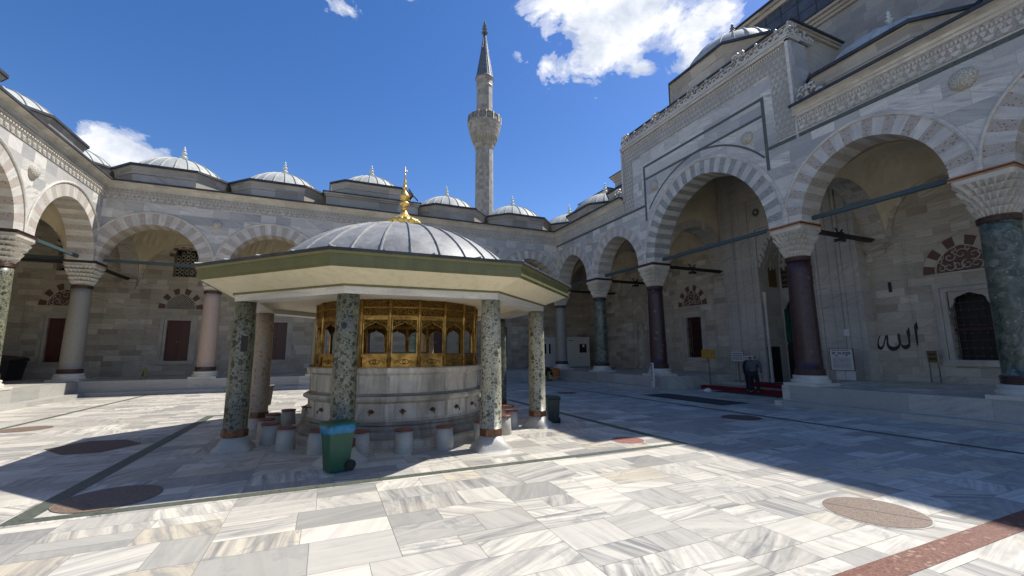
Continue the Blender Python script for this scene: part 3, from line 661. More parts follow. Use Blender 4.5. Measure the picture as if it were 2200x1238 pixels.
# ------------------------------------------------------------------ an arcade side
def arcade(name, label, T, edges, params, wall='marble_wall', gap=None, rcv=None):
    t = thing(name, label, 'arcade', T(edges[0], 0, 0))
    b = MB()
    for i, (s0, s1) in enumerate(zip(edges[:-1], edges[1:])):
        a, rise, rw, nv, mats, zt = params[i]
        spandrel(b, T, s0, s1, a, rise, rw, ZS, zt, -.5, .5, wall)
    b.build('arcade_wall', t)
    for i, (s0, s1) in enumerate(zip(edges[:-1], edges[1:])):
        a, rise, rw, nv, mats, zt = params[i]
        b = MB(); voussoirs(b, T, (s0+s1)/2, a, rise, rw, ZS, -.5, .5, nv, mats)
        b.build('arch', t)
        b = MB(); hood(b, T, (s0+s1)/2, a, rise, rw, .10 if rw < .6 else .16, ZS, .5, .06, 'marble_white'); b.build('hood_mould', t)
        # pier block between the springers
        b = MB(); b.box(s1-.06, s1+.06, .5, .545, ZS, ZS+.4, 'marble_white', T); b.build('springer', t)
        tiebar(t, T, s0+.62, s1-.62)
        if zt < 11: vault(t, T, s0, s1)
    return t
def opening(parent, T, s, kind='door', lun='lattice', n=-5.2, w_=1.2, z0=1.52, z1=4.0):
    """a door or window with its frame, lunette and panel mouldings"""
    hw = w_/2
    # outer double moulding
    b = MB()
    for o, wd, pr in ((1.72, .05, .03), (1.60, .03, .022)):
        for sgn in (-1, 1): b.box(s+sgn*(o-wd/2)-wd/2, s+sgn*(o-wd/2)+wd/2, n, n+pr, 1.05, 6.3, 'limestone', T)
        b.box(s-o, s+o, n, n+pr+.002, 6.3-(1.72-o), 6.3+wd-(1.72-o), 'limestone', T)
    b.build('wall_moulding', parent)
    b = MB(); fr = .34
    for k, (o, pr) in enumerate(((fr, .05), (fr-.09, .08), (fr-.19, .035))):
        i_ = hw+o; wd = .09 if k < 2 else .19-.04
        for sgn in (-1, 1): b.box(s+sgn*(i_-wd/2)-wd/2, s+sgn*(i_-wd/2)+wd/2, n, n+pr, z0-.0, z1+o, 'marble_plain_frame', T)
        b.box(s-i_, s+i_, n, n+pr+.002, z1+o-wd, z1+o+.002, 'marble_plain_frame', T)
    b.box(s-hw-fr, s+hw+fr, n, n+.10, z0-.22, z0-.002, 'marble_plain_frame', T)
    fo = b.build('window_frame' if kind != 'door' else 'door_frame', parent)
    if kind == 'door':
        for sg in (-1, 1):
            b = MB(); x0, x1 = (s-hw, s-.006) if sg < 0 else (s+.006, s+hw)
            b.box(x0, x1, n-.20, n-.14, z0, z1, 'door_wood', T)
            for (pa, pb) in ((.08, .32), (.38, .48), (.54, .78), (.84, .95)):
                za, zb = z0+(z1-z0)*pa, z0+(z1-z0)*pb
                b.box(x0+.08, x1-.08, n-.14, n-.115, za, zb, 'door_wood', T); b.box(x0+.13, x1-.13, n-.115, n-.10, za+.05, zb-.05, 'door_wood', T)
            lf = b.build('door_leaf', parent)
            b = MB(); b.tube([T(s+sg*.07, n-.13, z0+1.12), T(s+sg*.07, n-.08, z0+1.12), T(s+sg*.07, n-.08, z0+1.24), T(s+sg*.07, n-.13, z0+1.24)], .018, 'steel'); b.build('handle', lf)
    else:
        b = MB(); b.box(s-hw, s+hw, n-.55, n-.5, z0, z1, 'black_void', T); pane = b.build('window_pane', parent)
        b = MB()
        if kind == 'bars':
            for k in range(9): xx = s-hw+w_*(k+.5)/9; b.box(xx-.018, xx+.018, n-.16, n-.12, z0, z1, 'iron_red', T)
            for k in range(5): zz = z0+(z1-z0)*(k+.5)/5; b.box(s-hw, s+hw, n-.12, n-.10, zz-.015, zz+.015, 'iron_red', T)
        else:
            for k in range(6): xx = s-hw+w_*(k+.5)/6; b.tube([T(xx, n-.14, z0), T(xx, n-.14, z1)], .011, 'grille_steel', 5)
            for k in range(9):
                zz = z0+(z1-z0)*(k+.5)/9; b.tube([T(s-hw, n-.14, zz), T(s+hw, n-.14, zz)], .011, 'grille_steel', 5)
                for j in range(6): xx = s-hw+w_*(j+.5)/6; b.box(xx-.022, xx+.022, n-.16, n-.118, zz-.022, zz+.022, 'grille_steel', T)
            b.box(s-hw, s+hw, n-.30, n-.24, z0+(z1-z0)*.42, z0+(z1-z0)*.46, 'iron_red', T)
        b.build('window_grille', parent)
    # lunette
    zl, rl = 4.72, .86
    b = MB(); voussoirs(b, T, s, .80, .98, .34, zl, n+.002, n+.03, 11, ['tile_red', 'marble_frame2'], proud=.01)
    b.build('lunette_arch', parent)
    b = MB(); P = pointed(.80, .98, 0, 24)
    b.face([T(s+x, n+.004, zl+z) for x, z in P], 'tile_red' if lun != 'lattice' else 'black_void')
    if lun == 'lattice':
        inside = lambda x, z: z > 0 and any(False for _ in ()) or (abs(x) < .80 and 0 < z < lunz(x))
        def lunz(x):
            c = (.98**2-.8**2)/1.6; return sqrt(max((.8+c)**2-(abs(x)+c)**2, 0))
        for dr in (-1, 1):
            for k in range(-14, 15):
                seg = None; pts = []
                for q in range(0, 41):
                    z = q/40.; x = k*.13+dr*z*.9
                    if abs(x) < .78 and .02 < z < lunz(x)-.02: pts.append((x, z))
                if len(pts) > 1:
                    (xa, za), (xb, zb) = pts[0], pts[-1]; d = .022
                    b.grid([[T(s+xa-d, n+.03, zl+za), T(s+xa+d, n+.03, zl+za), T(s+xa+d, n+.006, zl+za), T(s+xa-d, n+.006, zl+za)], [T(s+xb-d, n+.03, zl+zb), T(s+xb+d, n+.03, zl+zb), T(s+xb+d, n+.006, zl+zb), T(s+xb-d, n+.006, zl+zb)]], 'marble_frame2', True)
    else:
        rnd = random.Random(int(abs(s)*10))
        def spiral(cx, cz, r0, turn, ph):
            pts = []
            for q in range(16):
                f = q/15; r = r0*(1-f*.8); a_ = ph+turn*f*2.2*pi; pts.append(T(s+cx+r*cos(a_), n+.01, zl+cz+r*sin(a_)))
            b.tube(pts, [.024*(1-.4*q/15) for q in range(16)], 'marble_frame2', 5)
        for cx, cz, r0 in ((0, .62, .2), (.33, .55, .19), (.36, .2, .19), (.60, .17, .14), (.62, .42, .10), (.13, .22, .18), (.20, .80, .10), (.52, .60, .09)):
            for sg in (-1, 1):
                if cx == 0 and sg < 0: continue
                spiral(sg*cx, cz, r0, sg, rnd.uniform(0, 6) if sg > 0 else rnd.uniform(0, 6))
    b.tube([T(s+x*.97, n+.01, zl+z*.97+.01) for x, z in P], .028, 'marble_frame2', 6)
    b.box(s-.82, s+.82, n, n+.03, zl-.05, zl, 'marble_frame2', T)
    b.build('lunette', parent)
marble_plain('marble_plain_frame', (.40, .385, .35), (.54, .52, .475), (.24, .23, .20), .5, (3, 3))
marble_plain('marble_frame2', (.42, .40, .35), (.55, .53, .47), (.28, .265, .23), .4, (3, 3))
def wall_holes(b, T, s0, s1, z0, z1, n, th, holes, m):
    """flat wall face with rectangular holes and reveals"""
    xs = sorted({s0, s1, *[h[0] for h in holes], *[h[1] for h in holes]}); zs = sorted({z0, z1, *[h[2] for h in holes], *[h[3] for h in holes]})
    for xa, xb in zip(xs[:-1], xs[1:]):
        for za, zb in zip(zs[:-1], zs[1:]):
            cx, cz = (xa+xb)/2, (za+zb)/2
            if any(h[0] < cx < h[1] and h[2] < cz < h[3] for h in holes): continue
            b.face([T(xa, n, za), T(xb, n, za), T(xb, n, zb), T(xa, n, zb)], m)
    for h in holes:
        a_, c_, d, e = h[:4]
        for q in (((a_, d), (a_, e)), ((c_, d), (c_, e)), ((a_, d), (c_, d)), ((a_, e), (c_, e))):
            (p0, q0), (p1, q1) = q; b.face([T(p0, n, q0), T(p1, n, q1), T(p1, n-.6, q1), T(p0, n-.6, q0)], m)
    for xa, xb in zip(xs[:-1], xs[1:]):
        if not any(h[0] < (xa+xb)/2 < h[1] for h in holes if h[1]-h[0] > 2): b.face([T(xa, n-th, z0), T(xb, n-th, z0), T(xb, n-th, z1), T(xa, n-th, z1)], m)
    for sx in (s0, s1): b.face([T(sx, n, z0), T(sx, n-th, z0), T(sx, n-th, z1), T(sx, n, z1)], m)

WG = ['marble_white', 'brown_breccia']; WGR = ['marble_white', 'grey_voussoir']; WGN = ['marble_white', 'green_voussoir']
# ---- right: arcade in front of the mosque
ra = (1.89, 2.12, .58, 21)
pr = [(1.88, 2.12, .56, 25, WGR, 10.27), (1.89, 2.15, .56, 25, WGR, 10.27), (3.12, 3.45, .62, 41, WGN, 13.45), (1.97, 2.14, .56, 25, WG, 10.27), (1.96, 2.14, .56, 25, WG, 10.27)]
A = arcade('mosque_arcade', 'shaded grey marble arcade in front of the mosque, with a tall raised portal arch', TR, CR, pr, gap=(8.45, 18.3))
# raised portal block (thicker at its flanks)
b = MB()
wall_holes(b, TR, 8.45, CR[2], 10.27, 13.45, .5, 1.0, [], 'marble_wall'); wall_holes(b, TR, CR[3], 18.3, 10.27, 13.45, .5, 1.0, [], 'marble_wall')
b.box(8.6, 18.15, -5.6, -.51, 12.5, 14.2, 'cornice_stone', TR); b.box(8.6, 18.15, -.51, .1, 13.46, 14.2, 'cornice_stone', TR)
b.build('portal_block', A)
# frieze of the raised block: up, across, down
b = MB()
b.box(8.55, 9.25, .5, .53, 10.5, 13.35, 'frieze_relief', TR); b.box(17.5, 18.2, .5, .53, 10.5, 13.35, 'frieze_relief', TR)
b.box(9.25, 17.5, .5, .53, 12.55, 13.35, 'frieze_relief', TR)
b.box(8.55, 9.25, .5, .53, 9.72, 10.5, 'frieze_relief', TR); b.box(17.5, 18.2, .5, .53, 9.72, 10.5, 'frieze_relief', TR)
for j, (z, d, h) in enumerate(((13.17, .05, .12),)):
    k = 96; st = 9.4/k
    for i in range(k):
        c0 = 8.7+(i+.5)*st; q = st*.36
        if c0 > 18.05: continue
        b.grid([[TR(c0-q*.2, .52, z), TR(c0+q*.2, .52, z), TR(c0+q*.2, .55, z), TR(c0-q*.2, .55, z)], [TR(c0-q, .52, z+h*.6), TR(c0+q, .52, z+h*.6), TR(c0+q*.8, .53+d, z+h*.7), TR(c0-q*.8, .53+d, z+h*.7)], [TR(c0-q, .52, z+h), TR(c0+q, .52, z+h), TR(c0+q, .53+d, z+h), TR(c0-q, .53+d, z+h)]], 'frieze_stone', True, cap=True)
b.build('portal_frieze', A)
b = MB()
for s0, s1, z0, z1 in ((8.43, 8.55, 10.35, 13.45), (18.2, 18.32, 10.35, 13.45), (8.43, 18.32, 13.37, 13.50)): b.box(s0, s1, .5, .60, z0, z1, 'marble_white', TR)
b.box(8.40, 18.35, -.1, .66, 13.50, 13.60, 'marble_white', TR)
b.build('portal_border', A)
# dark inlaid lines
b = MB()
for s0, s1, z0, z1 in ((10.14, 10.27, 9.72, 11.80), (17.0, 17.13, 9.72, 11.80), (10.27, 17.0, 11.68, 11.80), (10.27, 17.0, 10.98, 11.09), (10.14, 10.27, 8.75, 9.72), (17.0, 17.13, 8.75, 9.72), (9.3, 10.14, 9.52, 9.66), (17.13, 18.2, 9.52, 9.66), (8.45, 9.3, 9.52, 9.66)):
    b.box(s0, s1, .5, .513, z0, z1, 'green_band', TR)
Pi, Po = pointed(3.12, 3.45, 1.09, 40), pointed(3.12, 3.45, 1.17, 40)
Pi = [(x, z) for x, z in Pi]; rows = [[TR(13.71+x0, .514, ZS+z0), TR(13.71+x1, .514, ZS+z1)] for (x0, z0), (x1, z1) in zip(Pi, Po) if abs(x1) < 3.45]
b.grid(rows, 'green_band')
b.build('dark_inlay', A)
# openwork cresting
def crest(parent, T, s0, s1, z, n=.55, flip=False):
    b = MB(); st = .86; k = max(1, round((s1-s0)/st)); st = (s1-s0)/k; r = .045
    def curl(cx, cz, R0, a0, turn, sg):
        b.tube([T(cx+sg*R0*(1-.78*f)*cos(a0+turn*f), n, z+cz+R0*(1-.78*f)*sin(a0+turn*f)) for f in [q/11 for q in range(12)]], [r*(1.3-.5*q/11) for q in range(12)], 'marble_white', 5)
    for i in range(k):
        c = s0+(i+.5)*st; big = (i % 3 == 0); hh = 1.35 if big else 1.
        for sg in (-1, 1):
            curl(c+sg*.21, .22*hh, .18*hh, pi*.9, 7.0, sg)
            if big: curl(c+sg*.14, .52, .14, -.9, 6.2, sg)
        curl(c+st*.5, .15, .13, .4, 6.5, 1 if i % 2 else -1)
        b.tube([T(c-st*.5, n, z+.03), T(c-st*.25, n, z+.10), T(c, n, z+.20*hh), T(c+st*.25, n, z+.10), T(c+st*.5, n, z+.03)], r, 'marble_white', 5)
        b.tube([T(c, n, z+.32*hh), T(c, n, z+.44*hh), T(c, n, z+.50*hh)], [r*1.1, r*1.6, r*.5], 'marble_white', 6)
    b.box(s0, s1, n-.05, n+.05, z-.02, z+.05, 'marble_white', T)
    b.build('cresting', parent)
crest(A, TR, 8.43, 18.32, 13.62)
Tside = lambda s, n, z: (s, -18.3-.0*n, z)
for yy in (-18.28, -8.47):
    T_ = (lambda yy: (lambda s, n, z: (s, yy+(n-.55)*.9, z)))(yy)
    crest(A, T_, -.5, .9, 13.62)
crest(A, TR, 7.55, 8.40, 10.62, .6); crest(A, TR, 18.35, 19.2, 10.62, .6)
b = MB(); b.box(8.5, 18.25, -2.9, .18, 14.12, 14.22, 'cornice_stone', TR); b.box(8.42, 18.32, -2.95, .25, 14.22, 14.30, 'cornice_stone', TR); b.box(8.35, 18.4, -3.0, .32, 14.30, 14.37, 'lead_edge', TR)
b.build('portal_eaves', A)
frieze(A, TR, .5, CR[5], gap=(8.45, 18.3), kd=.2)
b = MB(); b.box(10.0, 17.4, -5.2, -.5, 12.3, 12.45, 'plaster', TR)
b.lathe([(2.2, 12.31), (2.1, 12.2), (2.2, 12.15), (2.35, 12.28)], 'plaster', 2.85, -13.7, 32); b.build('portal_ceiling', A)
for s, z in ((22.6, 9.05), (16.3, 10.45), (10.95, 10.45), (4.95, 8.95)): boss(A, TR, s, .5, z, .30 if s > 17 else .26)
rs = [(CR[i]+CR[i+1])/2 for i in range(5)]
dl = ['first small lead dome left of the portal, by the corner', 'small lead dome directly left of the portal', 'large lead dome raised behind the portal cresting', 'lead dome right of the portal', 'lead dome at the upper right edge']
for i, s in enumerate(rs):
    if i == 2: roof_bay(A, 2.75, -13.7, z0=14.2, hw=2.95, fl=1.6, ztop=15.6, domeR=2.6, domeH=2.1, fin=1.05, fm='finial_dark', dl=dl[i])
    else: roof_bay(A, 2.6, -s, fin=.98, dl=dl[i], hw=min(2.66, (CR[i+1]-CR[i])/2-.01) if i < 3 else 2.56)
roof_bay(A, 2.6, 2.6, fin=.98, dl='lead dome over the far right corner')
b = MB(); b.box(0, 9.9, -5.2, -.09, 10.54, 10.62, 'lead_roof', TR); b.build('flat_roof', A); b = MB(); b.box(17.5, CR[5], -5.2, -.09, 10.54, 10.62, 'lead_roof', TR); b.build('flat_roof', A); b = MB(); b.box(-5.9, -.0, -5.9, -.09, 10.54, 10.62, 'lead_roof', TR); b.build('flat_roof', A)
for i, s in enumerate(CR[:5]):
    tr = transverse(A, TR, s, ['limestone', 'grey_voussoir'], ztop=12.4 if i in (2, 3) else 10.3, sm='plaster' if i in (2, 3) else 'limestone')
    if i > 0: cross_tie(A, TR, s)
cross_tie(A, TR, 0)
flood(TR, CR[2], -2.75, 6.42, 'dark floodlight on the black tie bar left of the portal'); flood(TR, CR[3], -2.75, 6.42, 'dark floodlight with a pale underside on the tie bar right of the portal arch')
flood(TR, CR[1], -2.9, 6.42, 'small dark floodlight on the tie bar behind the slim green column')

# ---- back arcade
pb = [(2.08, 2.1, .58, 27, WG, 10.27)]*4+[(2.08, 2.0, .58, 27, WGR, 10.27)]
Bk = arcade('back_arcade', 'shaded arcade across the back of the courtyard behind the fountain', TB, BC, pb)
frieze(Bk, TB, LX+.5, -.5, kd=.2)
for s in (BC[1], BC[2], BC[4]): boss(Bk, TB, s, .5, 8.85, .24)
dn = ['lead dome at the left end of the back arcade', 'second lead dome from the left over the back arcade', 'higher lead dome over the centre of the back arcade', 'lead dome just left of the minaret', 'lead dome just right of the minaret']
for i in range(5):
    cx = (BC[i]+BC[i+1])/2
    if i == 2: roof_bay(Bk, cx, 2.8, ztop=12.75, hw=2.6, fl=1.75, domeR=2.3, domeH=1.3, fin=1.0, fm='finial_grey', tier=(cx-2.8, cx+2.8, .05, 5.4, 11.75), dl=dn[i])
    else: roof_bay(Bk, cx, 2.6, fin=.98, dl=dn[i])
b = MB(); b.box(LX-5.9, -.0, -5.9, -.09, 10.54, 10.62, 'lead_roof', TB); b.build('flat_roof', Bk)
for s in BC[:5]: transverse(Bk, TB, s, ['limestone', 'grey_voussoir']); cross_tie(Bk, TB, s)
tiebar(Bk, TB, LX-4.5, LX-.6, name='corner_tie')
transverse(Bk, TB, 0.0, ['limestone', 'grey_voussoir'])
# ---- left arcade
CL = [0, 5.85, 11.6, 19.1, 24.7]
pl_ = [(2.3, 2.36, .56, 25, WG, 10.27), (2.24, 2.34, .56, 25, WG, 10.27), (3.12, 3.3, .6, 37, WG, 10.27), (2.18, 2.3, .56, 25, WG, 10.27)]
La = arcade('left_arcade', 'sunlit white marble arcade on the left side with a carved cornice', TL, CL, pl_)
frieze(La, TL, .5, CL[4])
for s in (CL[1]+.1, CL[2]): boss(La, TL, s, .5, 8.85, .28)
for i in range(3):
    s = (CL[i]+CL[i+1])/2; roof_bay(La, LX-2.6, -s, fin=.7, dl=['lead dome at the back end of the left arcade', 'lead dome showing at the left edge above the sunlit arcade', None][i], hw=min(2.66, (CL[i+1]-CL[i])/2-.01))
roof_bay(La, LX-2.6, 2.6, fin=.7)
b = MB(); b.box(0, CL[4], -5.9, -.09, 10.54, 10.62, 'lead_roof', TL); b.build('flat_roof', La)
for s in CL[1:4]: transverse(La, TL, s, ['limestone', 'brown_breccia']); cross_tie(La, TL, s)
transverse(La, TL, 0., ['limestone', 'brown_breccia']); cross_tie(La, TL, 0)

# ------------------------------------------------------------------ gallery walls
def wall_arch(parent, T, s0, s1, mats):
    a = (s1-s0)/2-.62
    b = MB(); voussoirs(b, T, (s0+s1)/2, a, a*1.12, .45, ZS, -5.22, -5.10, 21, mats, proud=.1); b.build('wall_arch', parent)
Gb = thing('back_gallery_wall', 'beige stone wall inside the back gallery with red wooden doors', 'wall', (LX, 5.2, 0))
b = MB(); ctr = [(BC[i]+BC[i+1])/2 for i in range(5)]; ctr = [LX-2.75]+ctr
holes = [(c-.6, c+.6, 1.52, 4.0) for c in ctr]+[(c-.62, c+.62, 6.75, 8.55) for c in ctr]
wall_holes(b, TB, LX-5.2, 5.2, 0, 10.55, -5.2, .9, holes, 'limestone'); b.build('masonry', Gb)
for i, c in enumerate(ctr):
    opening(Gb, TB, c, 'door', 'lattice' if i != 0 else 'scroll')
    # upper window: arched recess with a pierced screen of round panes
    b = MB(); voussoirs(b, TB, c, .62, .62, .26, 8.0, -5.21, -5.16, 11, ['tile_red', 'limestone'], proud=.02); b.build('upper_window_arch', Gb)
    b = MB()
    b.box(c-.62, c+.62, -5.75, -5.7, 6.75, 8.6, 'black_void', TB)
    for (x, z) in [(-.62, 8.0), (.62, 8.0)]: pass
    P = pointed(.62, .62, 0, 20)
    for (x0, z0), (x1, z1) in zip(P[:-1], P[1:]): b.face([TB(c+x0, -5.205, 8.0+z0), TB(c+x1, -5.205, 8.0+z1), TB(c+x1, -5.205, 8.75), TB(c+x0, -5.205, 8.75)], 'limestone')
    for r in range(8):
        for q in range(5):
            x = c-.5+q*.25+(0 if r % 2 else .0); z = 6.9+r*.23
            if z > 8.0 and (x-c)**2+(z-8.0)**2 > .3: continue
            b.tube([TB(x+.10*cos(t), -5.6, z+.10*sin(t)) for t in (2*pi*k/12 for k in range(13))], .03, 'marble_frame2', 4)
            b.face([TB(x+.085*cos(t), -5.615, z+.085*sin(t)) for t in (2*pi*k/12 for k in range(12))], 'glass_dark')
    b.build('upper_window', Gb)
for i in range(5): wall_arch(Gb, TB, BC[i], BC[i+1], ['limestone', 'grey_voussoir'])
Gl = thing('left_gallery_wall', 'dim beige stone wall at the back of the sunlit left gallery', 'wall', (LX-5.2, 0, 0))
b = MB(); wall_holes(b, TL, -5.2, CL[4], 0, 10.55, -5.2, .9, [(c-.6, c+.6, 1.52, 4.0) for c in (2.8, 8.4)], 'limestone'); b.build('masonry', Gl)
for c in (2.8, 8.4): opening(Gl, TL, c, 'bars', 'scroll')
for i in range(3): wall_arch(Gl, TL, CL[i], CL[i+1], ['limestone', 'brown_breccia'])
Gr = thing('mosque_gallery_wall', 'beige stone mosque wall under the right arcade with grilled windows', 'wall', (5.2, 0, 0))
b = MB(); WC = [7.46, 20.0, 25.2]
wall_holes(b, TR, -5.2, CR[5], 0, 12.4, -5.2, .9, [(c-.6, c+.6, 1.52, 4.0) for c in WC]+[(2.1, 2.95, PZ+.05, 4.1), (11.8, 15.8, 0, 9.0)], 'limestone'); b.build('masonry', Gr)
for c in WC: opening(Gr, TR, c, 'bars' if c < 10 else 'grid', 'scroll')
# scalloped head on the near window
b = MB(); c = 20.0
for sg in (-1, 1):
    prof = [(.60, 3.15), (.56, 3.25), (.59, 3.36), (.50, 3.46), (.43, 3.62), (.42, 3.72), (.34, 3.80), (.22, 3.84), (.10, 3.90), (0, 3.93)]
    for (x0, z0), (x1, z1) in zip(prof[:-1], prof[1:]):
        for nn_ in (-5.235,): b.face([TR(c+sg*x0, nn_, z0), TR(c+sg*x1, nn_, z1), TR(c+sg*x1, nn_, 4.02), TR(c+sg*x0, nn_, 4.02)] if x0 > .001 else [], 'marble_plain_frame')
        b.face([TR(c+sg*x0, -5.235, z0), TR(c+sg*x1, -5.235, z1), TR(c+sg*x1, -5.32, z1), TR(c+sg*x0, -5.32, z0)], 'marble_plain_frame')
b.build('scalloped_head', Gr)
for i in (0, 1, 3, 4): wall_arch(Gr, TR, CR[i], CR[i+1], ['limestone', 'grey_voussoir'] if i < 2 else ['limestone', 'brown_breccia'])
# mihrab-like niche
b = MB(); sN = 2.5
P = [(sN+.42*cos(t), -5.2-.42*sin(t)) for t in (pi*k/12 for k in range(13))]
b.grid([[TR(x, n_, z) for x, n_ in P] for z in (PZ+.05, 4.1)], 'limestone', sm=True)
for k in range(5):
    z0 = 4.0+k*.28; hw_ = .46-.085*k; cnt = 6-k
    for j in range(cnt):
        xx = sN-hw_+2*hw_*(j+.5)/cnt; q = hw_/cnt*.85
        b.grid([[TR(xx-q*.2, -5.2, z0-.1), TR(xx+q*.2, -5.2, z0-.1), TR(xx, -5.17, z0-.1)], [TR(xx-q, -5.2, z0+.2), TR(xx+q, -5.2, z0+.2), TR(xx, -5.06, z0+.2)], [TR(xx-q*.8, -5.2, z0+.3), TR(xx+q*.8, -5.2, z0+.3), TR(xx, -5.08, z0+.3)]], 'limestone', True, cap=True)
for o in (.78, .70):
    for sg in (-1, 1): b.box(sN+sg*o-.02, sN+sg*o+.02, -5.2, -5.16, PZ, 5.9, 'limestone', TR)
b.box(sN-.8, sN+.8, -5.2, -5.158, 5.9, 5.95, 'limestone', TR); b.box(sN-.72, sN+.72, -5.2, -5.165, 3.98, 4.02, 'limestone', TR)
b.build('prayer_niche', Gr)
# black script on the wall, right of the portal
b = MB()
for LET in ([(18.43, 2.97), (18.34, 2.81), (18.34, 2.43), (18.35, 2.03), (18.4, 2.17), (18.42, 2.71), (18.45, 2.65), (18.44, 2.92)],
            [(18.18, 2.77), (18.07, 2.6), (18.1, 2.36), (18.1, 2.17), (18.07, 2.11), (18.0, 2.08), (17.91, 2.08), (17.85, 2.13), (17.85, 2.25), (17.85, 2.41), (17.85, 2.51), (17.81, 2.55), (17.78, 2.51), (17.78, 2.31), (17.79, 2.15), (17.75, 2.08), (17.64, 2.02), (17.54, 2.03), (17.46, 2.07), (17.43, 2.18), (17.45, 2.42), (17.43, 2.51), (17.4, 2.5), (17.35, 2.43), (17.3, 2.26), (17.24, 2.1), (17.18, 2.02), (17.13, 2.04), (17.1, 2.1), (17.1, 2.22), (17.14, 2.37), (17.21, 2.5), (17.15, 2.46), (17.1, 2.33), (17.06, 2.14), (17.05, 2.02), (17.08, 1.93), (17.14, 1.89), (17.21, 1.93), (17.28, 2.08), (17.34, 2.28), (17.39, 2.42), (17.39, 2.26), (17.37, 2.09), (17.4, 1.97), (17.47, 1.88), (17.56, 1.85), (17.67, 1.88), (17.77, 1.96), (17.81, 2.07), (17.83, 2.12), (17.86, 2.02), (17.91, 1.94), (17.99, 1.91), (18.08, 1.96), (18.13, 2.04), (18.15, 2.2), (18.16, 2.48), (18.18, 2.43), (18.18, 2.6)]):
    b.face([TR(x, -5.178, z) for x, z in LET], 'ink')
    for p, q in zip(LET, LET[1:]+LET[:1]): b.face([TR(p[0], -5.178, p[1]), TR(q[0], -5.178, q[1]), TR(q[0], -5.2, q[1]), TR(p[0], -5.2, p[1])], 'ink')
b.build('calligraphy', Gr)
b = MB(); b.box(17.72, 17.80, -5.2, -5.12, 4.22, 4.62, 'box_black', TR); b.build('wall_speaker', Gr)

# ------------------------------------------------------------------ portal
Po_ = thing('portal', 'tall marble entrance portal with stalactite niche and green curtain', 'portal', (4.6, -13.8, 0))
s0, s1 = 10.45, 17.05; NI0, NI1 = 12.5, 15.2
b = MB()
ashlar('marble_portal', .62, 2.2, (.46, .45, .425), (.55, .535, .50), (.50, .485, .45), .8, (.27, .26, .24), stain=.2)
wall_holes(b, TR, s0, s1, 0, 12.3, -4.6, .62, [(NI0, NI1, 0, 8.2)], 'marble_portal')
b.build('portal_wall', Po_)
b = MB()
for o, wd, prj in ((.0, .10, .05), (.22, .05, .04), (.62, .14, .07), (.80, .05, .04), (1.15, .05, .03), (1.62, .10, .06), (1.80, .05, .03)):
    zt = 11.3-o*.95
    for a_, c_ in ((s0+o, s0+o+wd), (s1-o-wd, s1-o)): b.box(a_, c_, -4.6, -4.6+prj, .17, zt, 'marble_portal', TR)
    b.box(s0+o, s1-o, -4.6, -4.6+prj+.003, zt, zt+wd, 'marble_portal', TR)
b.build('frame_moulding', Po_)
b = MB()
b.box(NI0-.01, NI1+.01, -6.3, -6.2, 0, 8.6, 'marble_portal', TR)
for sx in (NI0, NI1): b.face([TR(sx, -5.2, 0), TR(sx, -6.25, 0), TR(sx, -6.25, 8.6), TR(sx, -5.2, 8.6)], 'marble_portal')
b.face([TR(NI0, -5.2, 8.2), TR(NI1, -5.2, 8.2), TR(NI1, -6.25, 8.2), TR(NI0, -6.25, 8.2)], 'marble_portal')
b.build('niche_wall', Po_)
b = MB()
for k in range(8):
    z = 6.35+k*.27; ins = .02+.14*k; dep = .16*k
    path = [(NI0+ins*.95, -4.6-.05), (NI0+ins*.95, -6.15+dep*.9), (NI1-ins*.95, -6.15+dep*.9), (NI1-ins*.95, -4.6-.05)]
    for (xa, na), (xb, nb) in zip(path[:-1], path[1:]):
        L = math.hypot(xb-xa, nb-na)
        if L < .12: continue
        cnt = max(1, int(L/.22)); dx, dn = (xb-xa)/cnt, (nb-na)/cnt
        for j in range(cnt):
            x, n_ = xa+dx*(j+.5), na+dn*(j+.5); q = .11
            b.grid([[TR(x+u*q*.25, n_+v*q*.25, z-.22-.06*(j % 2)) for u, v in ((-1, -1), (1, -1), (1, 1), (-1, 1))], [TR(x+u*q, n_+v*q, z) for u, v in ((-1, -1), (1, -1), (1, 1), (-1, 1))], [TR(x+u*q*1.15, n_+v*q*1.15, z+.10) for u, v in ((-1, -1), (1, -1), (1, 1), (-1, 1))]], 'marble_portal', True, cap=True)
    # solid behind the cells
    for sg, xx in ((1, NI0), (-1, NI1)): b.box(min(xx, xx+sg*ins), max(xx, xx+sg*ins), -6.2, -4.68, z, z+.27, 'marble_portal', TR)
    b.box(NI0+ins, NI1-ins, -6.2, -6.15+dep, z, z+.27, 'marble_portal', TR)
b.build('stalactite_vault', Po_)
b = MB()
for sx in (NI0+.13, NI1-.13):
    b.lathe([(.09, .33), (.10, .5), (.075, .55), (.075, 4.2), (.11, 4.3), (.07, 4.38), (.12, 4.5), (.08, 4.6), (.13, 4.8), (.13, 4.9)], 'marble_portal', 4.75, -sx, 16)
b.build('corner_colonette', Po_)
